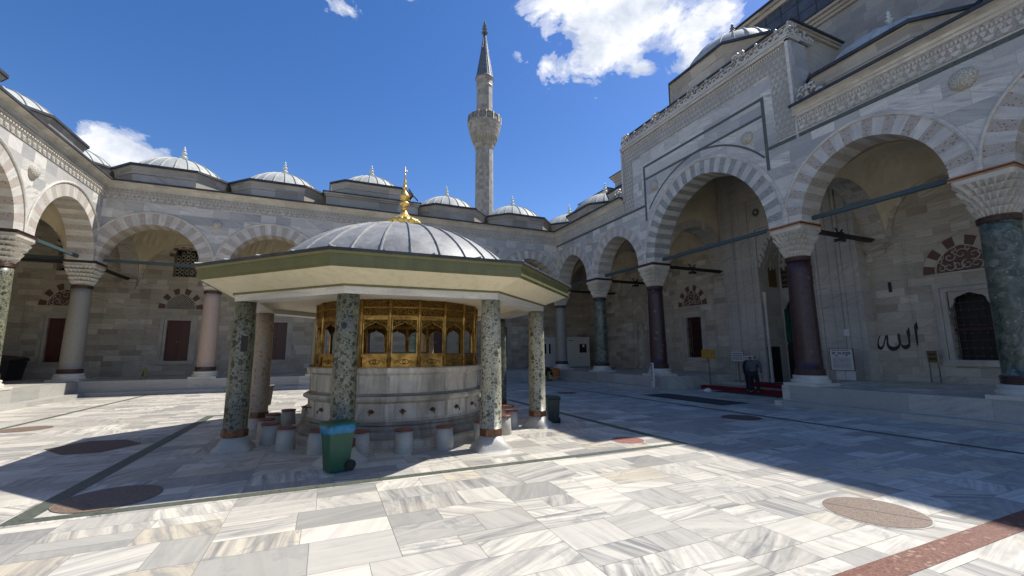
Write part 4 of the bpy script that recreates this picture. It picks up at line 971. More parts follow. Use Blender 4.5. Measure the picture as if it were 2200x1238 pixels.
# door wall details
b = MB(); dc = 13.85
voussoirs(b, TR, dc, 1.22, .72, .34, 3.65, -6.19, -6.14, 9, ['marble_portal', 'green_voussoir'], proud=.03)
b.box(dc-1.26, dc-1.19, -6.2, -6.1, .3, 3.65, 'marble_portal', TR); b.box(dc+1.19, dc+1.26, -6.2, -6.1, .3, 3.65, 'marble_portal', TR); b.build('door_arch', Po_)
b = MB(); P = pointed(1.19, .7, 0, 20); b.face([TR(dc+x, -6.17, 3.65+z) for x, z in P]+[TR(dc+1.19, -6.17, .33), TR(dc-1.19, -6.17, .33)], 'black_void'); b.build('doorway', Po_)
b = MB(); rows = []
for i in range(8):
    z = 4.3-i*.28; rows.append([TR(dc-1.16+2.32*k/30, -6.08+.05*sin(k*1.7+i*.15), z if i else z-.5*abs(k/15-1)**2) for k in range(31)])
b.grid(rows, 'green_cloth', sm=True); b.tube([TR(dc-.95, -6.05, 2.32), TR(dc+.95, -6.05, 2.32)], .03, 'iron_red'); b.build('door_curtain', Po_)
b = MB(); b.box(dc-1.16, dc-.1, -6.13, -6.05, .34, 2.2, 'box_black', TR); b.build('door_leaf', Po_)
b = MB(); b.box(NI0+.03, NI0+.08, -5.6, -4.72, .2, 2.1, 'box_black', TR); b.build('leather_screen', Po_)
for nm, (xa, xb, za, zb) in {'inscription': (12.66, 13.72, 5.15, 6.25), 'inscription_': (13.98, 15.0, 5.15, 6.25)}.items():
    b = MB(); b.box(xa-.06, xb+.06, -6.19, -6.15, za-.06, zb+.06, 'marble_portal', TR); b.box(xa, xb, -6.15, -6.13, za, zb, 'ink', TR)
    rnd = random.Random(3)
    for r in range(4):
        zc = zb-.16-r*.26
        for k in range(9):
            x = xa+.06+(xb-xa-.12)*k/8.5; L = rnd.uniform(.05, .10)
            b.tube([TR(x, -6.125, zc+rnd.uniform(.03, .1)), TR(x+.02, -6.12, zc-.03), TR(x+L, -6.125, zc-.05+rnd.uniform(-.01, .02))], .012, 'inscription_gold', 4)
    b.build('inscription', Po_)
b = MB(); b.box(NI0+.005, NI0+.03, -5.95, -5.35, 5.2, 6.3, 'panel_brown', TR); b.build('side_panel', Po_)
b = MB()
for k in range(16):
    a_ = 2*pi*k/16; c_, s_ = cos(a_), sin(a_); r0, r1 = .1, .28
    b.face([TR(12.69+c_*r0-s_*.03, -4.585, 9.1+s_*r0+c_*.03), TR(12.69+c_*r1, -4.585, 9.1+s_*r1), TR(12.69+c_*r0+s_*.03, -4.585, 9.1+s_*r0-c_*.03)], 'ink')
    b.face([TR(12.69+c_*.09-s_*.02, -4.58, 9.1+s_*.09+c_*.02), TR(12.69+c_*.16, -4.58, 9.1+s_*.16), TR(12.69+c_*.09+s_*.02, -4.58, 9.1+s_*.09-c_*.02)], 'ink')
b.build('sunburst_rosette', Po_)
# notice plate on the right pier (its printed code is left out)
b = MB(); b.box(16.22, 16.42, -4.53, -4.515, 2.5, 2.78, 'sign_white', TR); tag(b.build('notice_plate'), 'small white notice plate on the marble pier above the poster board', 'sign')

# ------------------------------------------------------------------ mosque body and minaret
Mo = thing('mosque', 'great stone prayer hall rising behind the right arcade with dark lead roofs', 'mosque', (14, -14, 0))
def block(nm, x0, x1, y0, y1, z0, z1, m='body_stone', cor=True, o=.25):
    b = MB(); b.box(x0, x1, y0, y1, z0, z1-.55 if cor else z1, m)
    if cor:
        for q, (za, zb, oo) in enumerate(((z1-.55, z1-.38, .10*o/.25), (z1-.38, z1-.22, .18*o/.25), (z1-.22, z1-.07, .30*o/.25))): b.box(x0-oo, x1+oo, y0-oo, y1+oo, za, zb, 'cornice_stone')
        b.box(x0-.36*o/.25, x1+.36*o/.25, y0-.36*o/.25, y1+.36*o/.25, z1-.07, z1, 'lead_edge')
    return b.build(nm, Mo)
block('wing', 6.2, 24, 1.9, 6.0, 9, 16.0); block('middle_tier', 6.4, 24, -8.6, 1.2, 9, 16.9)
block('prayer_hall', 6.1, 30, -34, -8.9, 9, 18.55, o=.3)
b = MB(); x = 6.9
b.box(x, 29, -34, -10.6, 18.55, 21.2, 'lead_dark')
for k in range(26): yy = -33.5+.9*k; b.box(x-.03, x, yy-.02, yy+.02, 18.6, 21.2, 'lead_edge')
for z in (19.3, 20.0, 20.7): b.box(x-.02, x, -34, -10.6, z-.012, z+.012, 'lead_edge')
b.box(x-.15, 29, -34, -10.4, 21.2, 21.45, 'cornice_stone'); b.box(x-.3, 29, -34, -10.25, 21.45, 21.65, 'cornice_stone'); b.box(x-.42, 29, -34, -10.1, 21.65, 21.74, 'lead_edge')
b.build('lead_clad_wall', Mo)
b = MB(); P = pointed(.55, .6, 0, 16); cy_ = -13.6
b.face([(x-.035, cy_+q, 19.2+z) for q, z in P]+[(x-.035, cy_+.55, 18.6), (x-.035, cy_-.55, 18.6)], 'black_void')
b.tube([(x-.05, cy_+q, 19.2+z) for q, z in P], .05, 'lead_edge'); b.build('dormer_window', Mo)
b = MB(); dome_shell(b, 17, -14, 7.6, 22.5, 6, 'lead_dome', 48, .05, .06); b.lathe([(8, 21), (8, 22.2), (7.8, 22.6)], 'body_stone', 17, -14, 48); b.build('great_dome', Mo)

Mi = thing('minaret', 'tall stone minaret with one balcony and pointed lead spire', 'minaret', (4.6, 29.7, 0))
mx_, my_ = 4.6, 29.7; n12 = 14
def facet(prof, m, nm, n=14, sm=False, nn=None):
    b = MB(); b.lathe(prof, m, mx_, my_, n, sm=sm); return b.build(nm, Mi)
facet([(2.6, -.2), (2.6, 14), (2.3, 16), (1.42, 19), (1.36, 23), (1.33, 32.7)], 'minaret_stone', 'shaft')
b = MB(); NB = 28
for j in range(6):
    f0, f1 = j/6, (j+1)/6; r0, r1 = 1.42+1.05*f0**.62, 1.42+1.05*f1**.62; z0, z1 = 32.8+3.2*f0, 32.8+3.2*f1
    ph = (j % 2)*pi/NB
    for k in range(NB):
        a_ = 2*pi*k/NB+ph; q = pi/NB*.8
        P = lambda r, da, z: (mx_+r*cos(a_+da), my_+r*sin(a_+da), z)
        b.grid([[P(r0*.9, -q*.2, z0), P(r0*.9, q*.2, z0), P(r0*.98, q*.2, z0), P(r0*.98, -q*.2, z0)], [P(r0*.9, -q, z0+(z1-z0)*.6), P(r0*.9, q, z0+(z1-z0)*.6), P(r1, q*.7, z0+(z1-z0)*.7), P(r1, -q*.7, z0+(z1-z0)*.7)], [P(r0*.9, -q, z1), P(r0*.9, q, z1), P(r1*1.03, q, z1), P(r1*1.03, -q, z1)]], 'minaret_stone', True, cap=True)
b.lathe([(1.33, 32.2), (1.46, 32.35), (1.38, 32.5), (1.5, 32.7), (1.5, 33), (2.05, 34.0), (2.4, 35.4), (2.5, 36.0), (2.55, 36.15), (2.4, 36.15)], 'minaret_stone', mx_, my_, 28, sm=False); b.build('balcony_corbel', Mi)
T = mat('carved_balcony'); uvn = T.uv(); brk = T.n('ShaderNodeTexVoronoi', {'Vector': uvn, 'Scale': 5.}, feature='DISTANCE_TO_EDGE').outputs[0]
T.out(T.mix(T.ramp(brk, [(.04, 0), (.2, 1)]), (.12, .11, .10), (.38, .36, .32)), .7, brk, .8, .03)
b = MB()
b.lathe([(2.44, 36.15), (2.44, 37.0), (2.54, 37.05), (2.54, 37.2), (2.3, 37.2), (2.3, 36.15)], 'carved_balcony', mx_, my_, 28, sm=False, cap=False)
for k in range(14):
    a_ = 2*pi*k/14; c_, s_ = cos(a_), sin(a_); b.tube([(mx_+2.5*c_, my_+2.5*s_, 36.1), (mx_+2.5*c_, my_+2.5*s_, 37.28)], .08, 'minaret_stone', 6)
b.build('balcony_parapet', Mi)
facet([(1.24, 35.4), (1.22, 42.2), (1.32, 42.4), (1.26, 42.6), (1.26, 43.4), (1.38, 43.55), (1.4, 43.7)], 'minaret_stone', 'upper_shaft')
lead('lead_spire', (.10, .115, .14), (.19, .21, .235))
b = MB()
b.lathe([(1.46, 43.7), (1.46, 43.8), (1.26, 44.1), (.68, 47.8), (.08, 52.0)], 'lead_spire', mx_, my_, 28, sm=False)
for k in range(20):
    a_ = 2*pi*k/20; c_, s_ = cos(a_), sin(a_); b.tube([(mx_+1.27*c_, my_+1.27*s_, 44.1), (mx_+.69*c_, my_+.69*s_, 47.8), (mx_+.08*c_, my_+.08*s_, 52.0)], .035, 'lead_spire', 4)
b.build('spire', Mi)
b = MB(); finial(b, mx_, my_, 51.8, 2.2, 'finial_dark'); b.build('finial', Mi)
b = MB(); b.face([(mx_-.7*.25+q, my_-1.24, 36+z) for q, z in ((-.25, 0), (.25, 0), (.25, 1.3), (0, 1.7), (-.25, 1.3))], 'black_void'); b.build('balcony_door', Mi)

# ------------------------------------------------------------------ fountain pavilion
Fo = thing('fountain_pavilion', 'octagonal ablution fountain with lead dome, green eaves and gilded screens', 'fountain', (FX, FY, 0))
def octo(R0, z, n=8, off=pi/8):
    return [(FX+R0*cos(FROT+off+2*pi*k/n), FY+R0*sin(FROT+off+2*pi*k/n), z) for k in range(n)]
def col_pos(k): a_ = FROT+R_(-157.5+45*k); return FX+3.652*cos(a_), FY+3.652*sin(a_)
shafts = ['verd_speckled', 'verd_speckled', 'verd_fine', 'verd_fine', 'verd_dark', 'granite_brown', 'granite_brown', 'granite_brown']
ql = ['speckled green column at the front left of the fountain', 'speckled green column behind the blue-bagged bin', 'pale green column at the front right of the fountain', 'pale green column beside the teal bin', 'dark green column at the right rear of the fountain', None, None, 'brown veined column at the left rear of the fountain']
for k in range(8):
    x, y = col_pos(k); e = thing('column', None, None, (x, y, 0)); e.parent = Fo; e.matrix_parent_inverse = Matrix.Translation(-Vector(Fo.location))
    if ql[k]: e['label'] = ql[k]
    def pb_(b, nm):
        o = b.build(nm); o.parent = e; o.matrix_parent_inverse = e.matrix_parent_inverse.copy(); o.matrix_parent_inverse = Matrix.Translation((-x, -y, 0)); return o
    b = MB(); b.lathe([(.215, .40), (.215, 1.2), (.208, 2.2), (.195, 2.975)], shafts[k], x, y, 40); pb_(b, 'shaft')
    if k == 0: b = MB(); b.box(-.07, .05, -.217, -.19, 1.95, 2.27, 'iron', local(0, x, y, 0, R_(20))); pb_(b, 'dark_stone_patch')
    b = MB(); b.lathe([(.225, .265), (.24, .27), (.238, .405), (.222, .41)], 'copper', x, y, 8, sm=False)
    b.box(x-.02, x+.02, y-.255, y-.235, .28, .40, 'copper'); pb_(b, 'ring')
    b = MB(); rows = []
    for z, r, p in ((0, .36, 6), (.05, .35, 6), (.14, .27, 3.5), (.265, .225, 2.)):
        rows.append([(x+q*cos(FROT+R_(45*k))-w2*sin(FROT+R_(45*k)), y+q*sin(FROT+R_(45*k))+w2*cos(FROT+R_(45*k)), z) for q, w2 in outline(r, p, 48)])
    b.grid(rows, 'marble_stool', True, True, cap=True); pb_(b, 'base')
# beam, ceiling, soffit, fascia, roof
b = MB(); b.grid([octo(3.40, 2.98), octo(3.86, 2.98), octo(3.86, 3.105), octo(3.88, 3.11), octo(3.88, 3.14), octo(3.40, 3.14), octo(3.40, 2.98)], 'marble_beam', True); b.build('beam', Fo)
b = MB(); b.face(octo(3.42, 3.10), 'cream_paint'); b.grid([octo(3.42, 3.10), octo(3.1, 3.2), octo(2.2, 3.24)], 'cream_paint', True); b.build('ceiling', Fo)
b = MB(); b.grid([octo(3.885, 3.112), octo(3.905, 3.112), octo(3.905, 3.15)], 'green_paint', True); b.build('soffit_trim', Fo)
b = MB(); b.grid([octo(3.89, 3.15), octo(4.02, 3.20), octo(4.25, 3.28), octo(4.50, 3.375)], 'cream_paint', True); b.build('soffit', Fo)
b = MB(); b.grid([octo(4.48, 3.36), octo(4.52, 3.36), octo(4.52, 3.39), octo(4.54, 3.395), octo(4.54, 3.56), octo(4.57, 3.57), octo(4.59, 3.61), octo(4.59, 3.625)], 'green_paint', True); b.build('fascia', Fo)
b = MB(); b.grid([octo(4.60, 3.615), octo(4.625, 3.625), octo(4.625, 3.665)], 'lead_edge', True); b.grid([octo(4.625, 3.665), octo(4.1, 3.75), octo(3.2, 3.80), octo(2.6, 3.80)], 'lead_roof', True)
for k in range(8):
    p, q = Vector(octo(4.6, 3.68)[k]), Vector(octo(3.05, 3.81)[k]); b.tube([p, q], .03, 'lead_roof', 6)
    p2 = Vector(octo(4.6, 3.68)[(k+1) % 8]); q2 = Vector(octo(3.05, 3.81)[(k+1) % 8])
    for f in (.25, .5, .75): b.tube([p.lerp(p2, f), q.lerp(q2, f)], .022, 'lead_roof', 6)
b.build('lead_roof', Fo)
b = MB(); dome_shell(b, FX, FY, 3.2, 3.74, 1.55, 'lead_fountain', 32, .022, .035, exp=2)
b.lathe([(1.30, 5.06), (1.28, 5.085)], 'lead_fountain', FX, FY, 64, cap=False); b.build('dome', Fo)
b = MB()
md = lambda t, z: 1+.12*abs(cos(8*t))*max(0, (5.8-z)/.4) if z < 5.8 else 1
b.lathe([(.38, 5.22), (.42, 5.44), (.445, 5.50), (.40, 5.55), (.30, 5.60), (.20, 5.66), (.125, 5.73), (.08, 5.80), (.075, 5.84)], 'gold', FX, FY, 128, mod=md)
b.lathe([(.075, 5.80), (.085, 5.82), (.06, 5.84), (.055, 5.88), (.10, 5.90), (.055, 5.93), (.06, 5.98), (.13, 6.01), (.14, 6.05), (.11, 6.09), (.06, 6.12), (.06, 6.16), (.12, 6.20), (.135, 6.27), (.10, 6.34), (.05, 6.40), (.04, 6.46), (.06, 6.50), (.075, 6.53), (.045, 6.57), (.03, 6.62), (.045, 6.65), (.05, 6.68), (.028, 6.73), (.02, 6.80), (.03, 6.83), (.012, 6.90), (.01, 6.98)], 'gold', FX, FY, 32)
b.tube([(FX-.045, FY, 7.04), (FX-.03, FY, 7.0), (FX, FY, 6.98), (FX+.03, FY, 7.0), (FX+.045, FY, 7.04)], .012, 'gold'); b.tube([(FX, FY, 6.95), (FX, FY, 7.16)], [.012, .004], 'gold')
b.build('finial', Fo)
# basin: 20-sided
NS = 20; A0 = R_(-87)
def ring20(R0, z): return [(FX+R0*cos(A0+2*pi*k/NS), FY+R0*sin(A0+2*pi*k/NS), z) for k in range(NS)]
b = MB()
prof = [(2.62, .0), (2.62, .12), (2.40, .12), (2.40, .16), (2.34, .2), (2.32, .26), (2.22, .30), (2.20, .36), (2.24, .40), (2.19, .46), (2.13, .50), (2.13, .82), (2.15, .84), (2.24, .88), (2.27, .93), (2.22, .98), (2.14, 1.0), (2.12, 1.04), (2.115, 1.06), (2.12, 1.36), (2.13, 1.42), (2.19, 1.47), (2.21, 1.56), (2.19, 1.585), (1.95, 1.59), (1.9, 1.5)]
uoff = [random.uniform(0, 40) for _ in range(NS+1)]
rows = [ring20(r, z) for r, z in prof]
for a_ in range(len(rows)-1):
    for k in range(NS):
        k2 = (k+1) % NS; u0 = uoff[k]; L = .67; v0, v1 = prof[a_][1], prof[a_+1][1]+abs(prof[a_+1][0]-prof[a_][0])
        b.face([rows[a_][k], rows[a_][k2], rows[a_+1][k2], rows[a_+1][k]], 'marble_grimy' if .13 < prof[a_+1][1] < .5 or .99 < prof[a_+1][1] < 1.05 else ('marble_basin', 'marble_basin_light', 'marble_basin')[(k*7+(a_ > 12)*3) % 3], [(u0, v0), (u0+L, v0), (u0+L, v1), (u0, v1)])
for k in range(NS):
    a_ = A0+2*pi*k/NS; c_, s_ = cos(a_), sin(a_); b.box(-.0, .03, -.035, .035, .5, .82, 'marble_basin', lambda x, y, z: (FX+(2.115+x)*c_-y*s_, FY+(2.115+x)*s_+y*c_, z)); b.box(-.0, .03, -.045, .045, 1.06, 1.40, 'marble_basin', lambda x, y, z: (FX+(2.10+x)*c_-y*s_, FY+(2.10+x)*s_+y*c_, z))
b.face(ring20(1.92, 1.5), 'glass_dark'); b.build('basin', Fo)
b = MB(); b.lathe([(.75, 1.5), (.75, 1.93), (.62, 1.93), (.62, 1.6)], 'granite_grey', FX, FY, 20, sm=False); b.build('water_tank', Fo)
# gilded screens
for k in range(NS):
    a_ = A0+2*pi*(k+.5)/NS; Rf = 2.03*cos(pi/NS); hw = 2.03*sin(pi/NS); c_, s_ = cos(a_), sin(a_)
    Tq = lambda s, n, z, c_=c_, s_=s_: (FX+(Rf+n)*c_-s*s_, FY+(Rf+n)*s_+s*c_, z)
    b = MB()
    b.box(-hw, hw, -.03, .0, 1.59, 1.83, 'brass', Tq); b.box(-hw+.05, hw-.05, 0, .012, 1.63, 1.79, 'brass', Tq)
    b.tube([Tq(.11*cos(t), .014, 1.71+.05*sin(t)) for t in (2*pi*q/14 for q in range(15))], .009, 'brass_carved', 5); b.tube([Tq(.03*cos(t), .016, 1.71+.035*sin(t)) for t in (2*pi*q/10 for q in range(11))], .008, 'brass_carved', 5)
    for sg in (-1, 1): b.tube([Tq(sg*(.12+.02*q), .014, 1.71+.03*sin(q*1.1)) for q in range(6)], .007, 'brass_carved', 5)
    b.box(-hw, hw, -.03, .035, 1.825, 1.865, 'brass', Tq); b.box(-hw, hw, -.03, .02, 1.865, 1.89, 'brass', Tq); b.box(-hw, hw, -.03, .03, 1.585, 1.61, 'brass', Tq)
    P = []
    for q in range(25):
        u = -1+q/12.; au = abs(u); P.append((u*(hw-.045), 2.36+.19*(1-au**3.2)**.5*(.85+.15*(1-au))+.06*max(0, 1-au*5)))
    for (x0, z0), (x1, z1) in zip(P[:-1], P[1:]):
        for nn_ in (0., -.02): b.face([Tq(x0, nn_, z0), Tq(x1, nn_, z1), Tq(x1, nn_, 2.645), Tq(x0, nn_, 2.645)], 'brass_carved')
    b.tube([Tq(x, .005, z) for x, z in P], .012, 'brass', 5)
    for sg in (-1, 1): b.box(sg*(hw-.045)-.012, sg*(hw-.045)+.012, -.02, .01, 1.89, 2.65, 'brass', Tq)
    b.box(-hw, hw, -.03, .02, 2.64, 2.735, 'brass', Tq); b.box(-hw, hw, -.03, .005, 2.735, 2.90, 'brass_carved', Tq); b.box(-hw, hw, -.03, .03, 2.90, 2.93, 'brass', Tq); b.box(-hw, hw, -.03, .01, 2.93, 3.09, 'brass_carved', Tq)
    b.build('gilded_screen', Fo)
    a2 = A0+2*pi*k/NS; b = MB(); xx, yy = FX+2.04*cos(a2), FY+2.04*sin(a2)
    b.lathe([(.042, 1.585), (.042, 1.86), (.03, 1.88), (.03, 2.62), (.042, 2.66), (.042, 3.09)], 'brass', xx, yy, 8); b.build('gilded_post', Fo)
    # inner mullions seen through the openings
    b = MB(); Ti = lambda s, n, z, c_=c_, s_=s_: (FX+(1.85+n)*c_-s*s_, FY+(1.85+n)*s_+s*c_, z)
    # tap with rose plate
    b = MB(); Rt = 2.13*cos(pi/NS); Tt = lambda s, n, z, c_=c_, s_=s_: (FX+(Rt+n)*c_-s*s_, FY+(Rt+n)*s_+s*c_, z)
    b.face([Tt(.065*cos(t)*(1+.25*cos(4*t)), .006, .66+.05*sin(t)) for t in (2*pi*q/16 for q in range(16))], 'bronze')
    b.tube([Tt(0, 0, .66), Tt(0, .07, .66), Tt(0, .10, .64), Tt(0, .105, .59)], .014, 'copper'); b.tube([Tt(-.03, .05, .70), Tt(.03, .05, .70)], .009, 'copper'); b.tube([Tt(0, .05, .66), Tt(0, .05, .70)], .008, 'copper')
    b.build('tap', Fo)
# stools
SA = [-96.2, -80.5, -62, -44, -26, -8, 11, 29, 47, 65, 83, 101, 119, 137, 152, 168, -176, -161, -145.5, -128.7, -112]
nm_ = {-96.2: 'red-topped marble stool directly in front of the middle of the basin', -80.5: 'marble stool next to the right of the one before the middle of the basin', -62: 'marble stool touching the left side of the front right column',
       -44: 'marble stool mostly hidden right behind the front right column', -26: 'marble stool just right of the front right column', -8: 'marble stool behind the one at the right of the front right column',
       -112: 'marble stool close to the right side of the bagged bin', -128.7: 'marble stool just left of the blue-bagged bin', -145.5: 'foremost marble stool in the cluster left of the basin', -161: 'marble stool nearest the front left column',
       -176: 'second marble stool back behind the front left column', 168: 'dark topped marble stool beside the rear left of the basin', 152: 'marble stool at the rear left, farthest of the left cluster'}
proto = None
for i, an in enumerate(SA):
    an_ = R_(an); x, y = FX+2.98*cos(an_), FY+2.98*sin(an_)
    lb = nm_.get(an, 'round marble stool hidden on the far side of the fountain basin')
    if proto is None:
        t = thing('stool', lb, 'stool', (0, 0, 0), 'stools around the fountain')
        b = MB(); b.lathe([(.185, 0), (.19, .01), (.175, .2), (.162, .40)], 'marble_stool', 0, 0, 28); p1 = b.build('stool_body', t)
        b = MB(); b.lathe([(.17, .40), (.18, .405), (.18, .425), (.165, .435)], 'seat_red', 0, 0, 28); p2 = b.build('seat', t); proto = (t, p1, p2)
        t.location = (x, y, 0)
        for p_ in (p1, p2): p_.matrix_parent_inverse = Matrix()
    else:
        t = proto[0].copy(); sc.collection.objects.link(t); t['label'] = lb; t.location = (x, y, 0)
        for p_ in proto[1:]:
            c_ = p_.copy(); sc.collection.objects.link(c_); c_.parent = t; c_.matrix_parent_inverse = Matrix()
    t.rotation_euler = (0, 0, i*1.3)

# ------------------------------------------------------------------ small things
def bin_(x, y, rz, m, label, bag=False, k=1.):
    t = thing('wheelie_bin', label, 'bin', (x, y, 0)); T_ = local(0, x, y, 0, rz)
    b = MB(); rc = lambda a_, d, z: [T_(u*k, v*k, z*k) for u, v in ((-a_, -d), (a_, -d), (a_, d), (-a_, d))]
    b.grid([rc(.15, .165, .02), rc(.155, .17, .03), rc(.195, .225, .74), rc(.21, .245, .75), rc(.21, .245, .79)], m, True, cap=True); b.build('body', t, bevel=.012)
    b = MB(); b.grid([rc(.22, .255, .79), rc(.22, .255, .81), rc(.20, .23, .845), rc(.12, .15, .85)], m, True, cap=True); b.tube([T_(-.2*k, .30*k, .78*k), T_(.2*k, .30*k, .78*k)], .018*k, m); b.build('lid', t, bevel=.01)
    for sg in (-1, 1):
        b = MB(); P = [T_(sg*.15*k, .18*k, .095*k), T_(sg*.195*k, .18*k, .095*k)]; b.tube(P, .092*k, 'rubber', 20, sm=False); b.tube([T_(sg*.19*k, .18*k, .095*k), T_(sg*.20*k, .18*k, .095*k)], .045*k, 'iron', 12, sm=False); b.build('wheel', t)
    if bag:
        b = MB(); rows = []; rnd = random.Random(4)
        for z, o in ((.80, .226), (.77, .236), (.70, .228), (.645, .218)):
            pts = outline(o, 6, 48)
            rows.append([T_(p*k*(1+.02*rnd.uniform(-1, 1)), q*1.13*k*(1+.02*rnd.uniform(-1, 1)), (z+(.03*rnd.uniform(-1, 1) if z < .67 else 0))*k) for p, q in pts])
        b.grid(rows, 'bag_blue', True, True); b.build('bag', t)
bin_(-15.52, -19.45, R_(-68), 'bin_green', 'green wheelie bin lined with a blue bag in front of the fountain', True, .93)
bin_(-9.97, -16.75, R_(160), 'bin_teal', 'dark teal wheelie bin right of the fountain with lid shut', False, .84)
bin_(-17.75, -8.6, R_(30), 'box_black', 'dark bin glimpsed between the two left columns of the fountain', False, .9)

# booths at the far corner
def booth(x0, x1, y0, y1, z1, label, kind):
    t = thing('ticket_booth', label, 'booth', ((x0+x1)/2, y0, PZ), 'white booths in the far corner')
    b = MB(); b.box(x0, x1, y0, y1, PZ+.05, z1-.12, 'white_panel'); b.box(x0+.05, x1-.05, y0+.05, y1, PZ, PZ+.05, 'iron')
    b.box(x0-.03, x1+.03, y0-.03, y1+.03, z1-.12, z1, 'white_panel'); b.build('cabin', t, bevel=.02)
    if kind == 1:
        b = MB(); b.box(x0+.12, x0+1.15, y0-.02, y0, PZ+.2, z1-.45, 'white_panel'); b.build('wall_panel', t)
        b = MB(); b.box(x1-1.05, x1-.25, y0-.03, y0, z1-1.32, z1-.5, 'white_panel'); w_ = b.build('window', t)
        b = MB(); b.box(x1-.99, x1-.31, y0-.036, y0-.03, z1-1.26, z1-.56, 'glass_dark'); b.box(x1-.70, x1-.52, y0-.045, y0-.037, z1-.80, z1-.6, 'paper'); b.build('pane', w_)
        b = MB(); b.box(x1-1.0, x1-.2, y0-.02, y0, PZ+.2, PZ+.45, 'white_panel'); b.build('vent_panel', t)
        b = MB(); b.tube([(x1-.98, y0, PZ+.78), (x1-.98, y0-.06, PZ+.78), (x1-.88, y0-.06, PZ+.78)], .02, 'iron'); b.build('handle', t)
        b = MB(); b.box(x0+.35, x0+.75, y0-.012, y0, z1-.32, z1-.27, 'ink'); b.build('name_strip', t)
    else:
        for xx in (x0+.22, x0+.62):
            b = MB(); b.box(xx, xx+.22, y0-.03, y0, z1-1.35, z1-.5, 'white_panel'); w_ = b.build('window', t)
            b = MB(); b.box(xx+.03, xx+.19, y0-.036, y0-.03, z1-1.31, z1-.54, 'glass_dark'); b.build('pane', w_)
        b = MB(); b.box(x0+.15, x0+.45, y0-.012, y0, z1-.32, z1-.27, 'ink'); b.build('name_strip', t)
booth(1.80, 4.10, 2.5, 4.3, 3.10, 'white cabin booth with a square window and blank door panel, between the corner columns', 1)
booth(-.35, .95, 2.5, 4.1, 3.08, 'narrow white booth with two slim windows left of the corner column', 2)

def bars(b, T_, x0, x1, z0, z1, n, rows, seed=1, m='ink', h=.4, words=3):
    rnd = random.Random(seed)
    for r in range(rows):
        z = z1-(z1-z0)*(r+.5)/rows; hh = (z1-z0)/rows*h/2; x = x0
        while x < x1-.01:
            L = (x1-x0)*rnd.uniform(.08, .28); e = min(x+L, x1); b.box(x, e, n, n+.004, z-hh, z+hh, m, T_); x = e+(x1-x0)*.03
# post sign at the platform corner
t = thing('post_sign', 'narrow white notice post standing at the platform corner before the purple column', 'sign', (-.85, -10.4, SZ))
T_ = lambda x, n, z: (-.92-n*.9-x*.35, -10.42-x+n*.35, z)
b = MB(); b.box(-.14, .14, -.06, 0, SZ, 1.34, 'sign_white', T_); b.build('panel', t)
b = MB(); bars(b, T_, -.10, .10, 1.17, 1.28, 0, 1, 1, h=.7); bars(b, T_, -.10, .10, .95, 1.14, 0, 3, 2); bars(b, T_, -.09, .09, .82, .90, 0, 1, 3, h=.7); bars(b, T_, -.10, .10, .62, .78, 0, 3, 5); b.box(-.10, .10, 0, .004, .50, .54, 'ink', T_); b.build('print', t)
# gold sign
def stand_sign(label, x, y, z, w_, z0, z1, m, rows, base='pole', mi='ink', nm='notice_board', rim='steel', seed=2):
    t = thing(nm, label, 'sign', (x, y, z), 'notice boards at the entrance'); T_ = lambda s, n, h: (x-n, y-s, h)
    b = MB(); b.box(-w_/2, w_/2, -.02, 0, z0, z1, m, T_); b.build('board', t)
    b = MB()
    for q in ((-w_/2-.02, -w_/2, z0-.02, z1+.02), (w_/2, w_/2+.02, z0-.02, z1+.02), (-w_/2, w_/2, z0-.02, z0), (-w_/2, w_/2, z1, z1+.02)): b.box(q[0], q[1], -.03, .01, q[2], q[3], rim, T_)
    b.build('frame', t)
    if rows: b = MB(); bars(b, T_, -w_/2+.05, w_/2-.05, z0+.05, z1-.05, 0, rows, seed, mi); b.build('print', t)
    b = MB()
    if base == 'pole': b.tube([T_(0, -.02, z0), T_(.03, -.02, z+.02)], .025, 'steel', 8); b.box(-.18, .18, -.15, .12, z, z+.02, 'steel', T_)
    elif base == 'legs':
        for sg in (-1, 1): b.tube([T_(sg*w_*.42, -.03, z0), T_(sg*w_*.46, -.03, z+.0)], .02, 'steel', 8)
    b.build('stand', t); return t
stand_sign('gold lettered board on a pale stand left of the portal steps', 2.45, -10.87, SZ, .78, 1.52, 1.96, 'sign_gold', 3, mi='inscription_gold', base='pole', rim='sign_gold')
stand_sign('white notice board with blue lines on a pole beside the portal pier', 4.0, -11.35, .33, .68, 1.38, 1.86, 'sign_white', 4, mi='tie_blue')
stand_sign('white notice board partly hidden behind the two men', 4.0, -12.10, .33, .76, 1.32, 1.64, 'sign_white', 2, base='legs', seed=5)
t = stand_sign('large white poster board with printed text standing on the platform right of the entrance', 4.0, -16.30, PZ, .86, 1.08, 1.96, 'sign_white', 0, base='none', rim='copper')
T_ = lambda s, n, h: (4.0-n, -16.30-s, h)
b = MB(); rnd = random.Random(9)
for k in range(16):
    x = -.34+.68*k/15.5
    if k in (3, 4, 8): continue
    b.box(x, x+.022, 0, .004, 1.74-rnd.uniform(0, .04), 1.83, 'ink', T_)
bars(b, T_, -.36, .36, 1.87, 1.93, 0, 1, 4, h=.5); bars(b, T_, -.34, .34, 1.14, 1.60, 0, 9, 8, m='tie_blue', h=.28)
for sx in (-.18, .2): b.box(sx-.03, sx+.03, 0, .004, 1.65, 1.70, 'ink', T_)
b.build('poster_print', t)
b = MB(); b.box(-.30, .04, -.10, -.05, PZ, 1.06, 'sign_white', T_); b.box(.06, .40, -.10, -.05, PZ, 1.06, 'sign_white', T_); b.build('foot_panel', t)
stand_sign('small dim brass-coloured sign on a thin two-legged stand beside the big grilled window', 4.95, -18.85, PZ, .30, 1.42, 1.86, 'panel_brown', 2, base='legs')
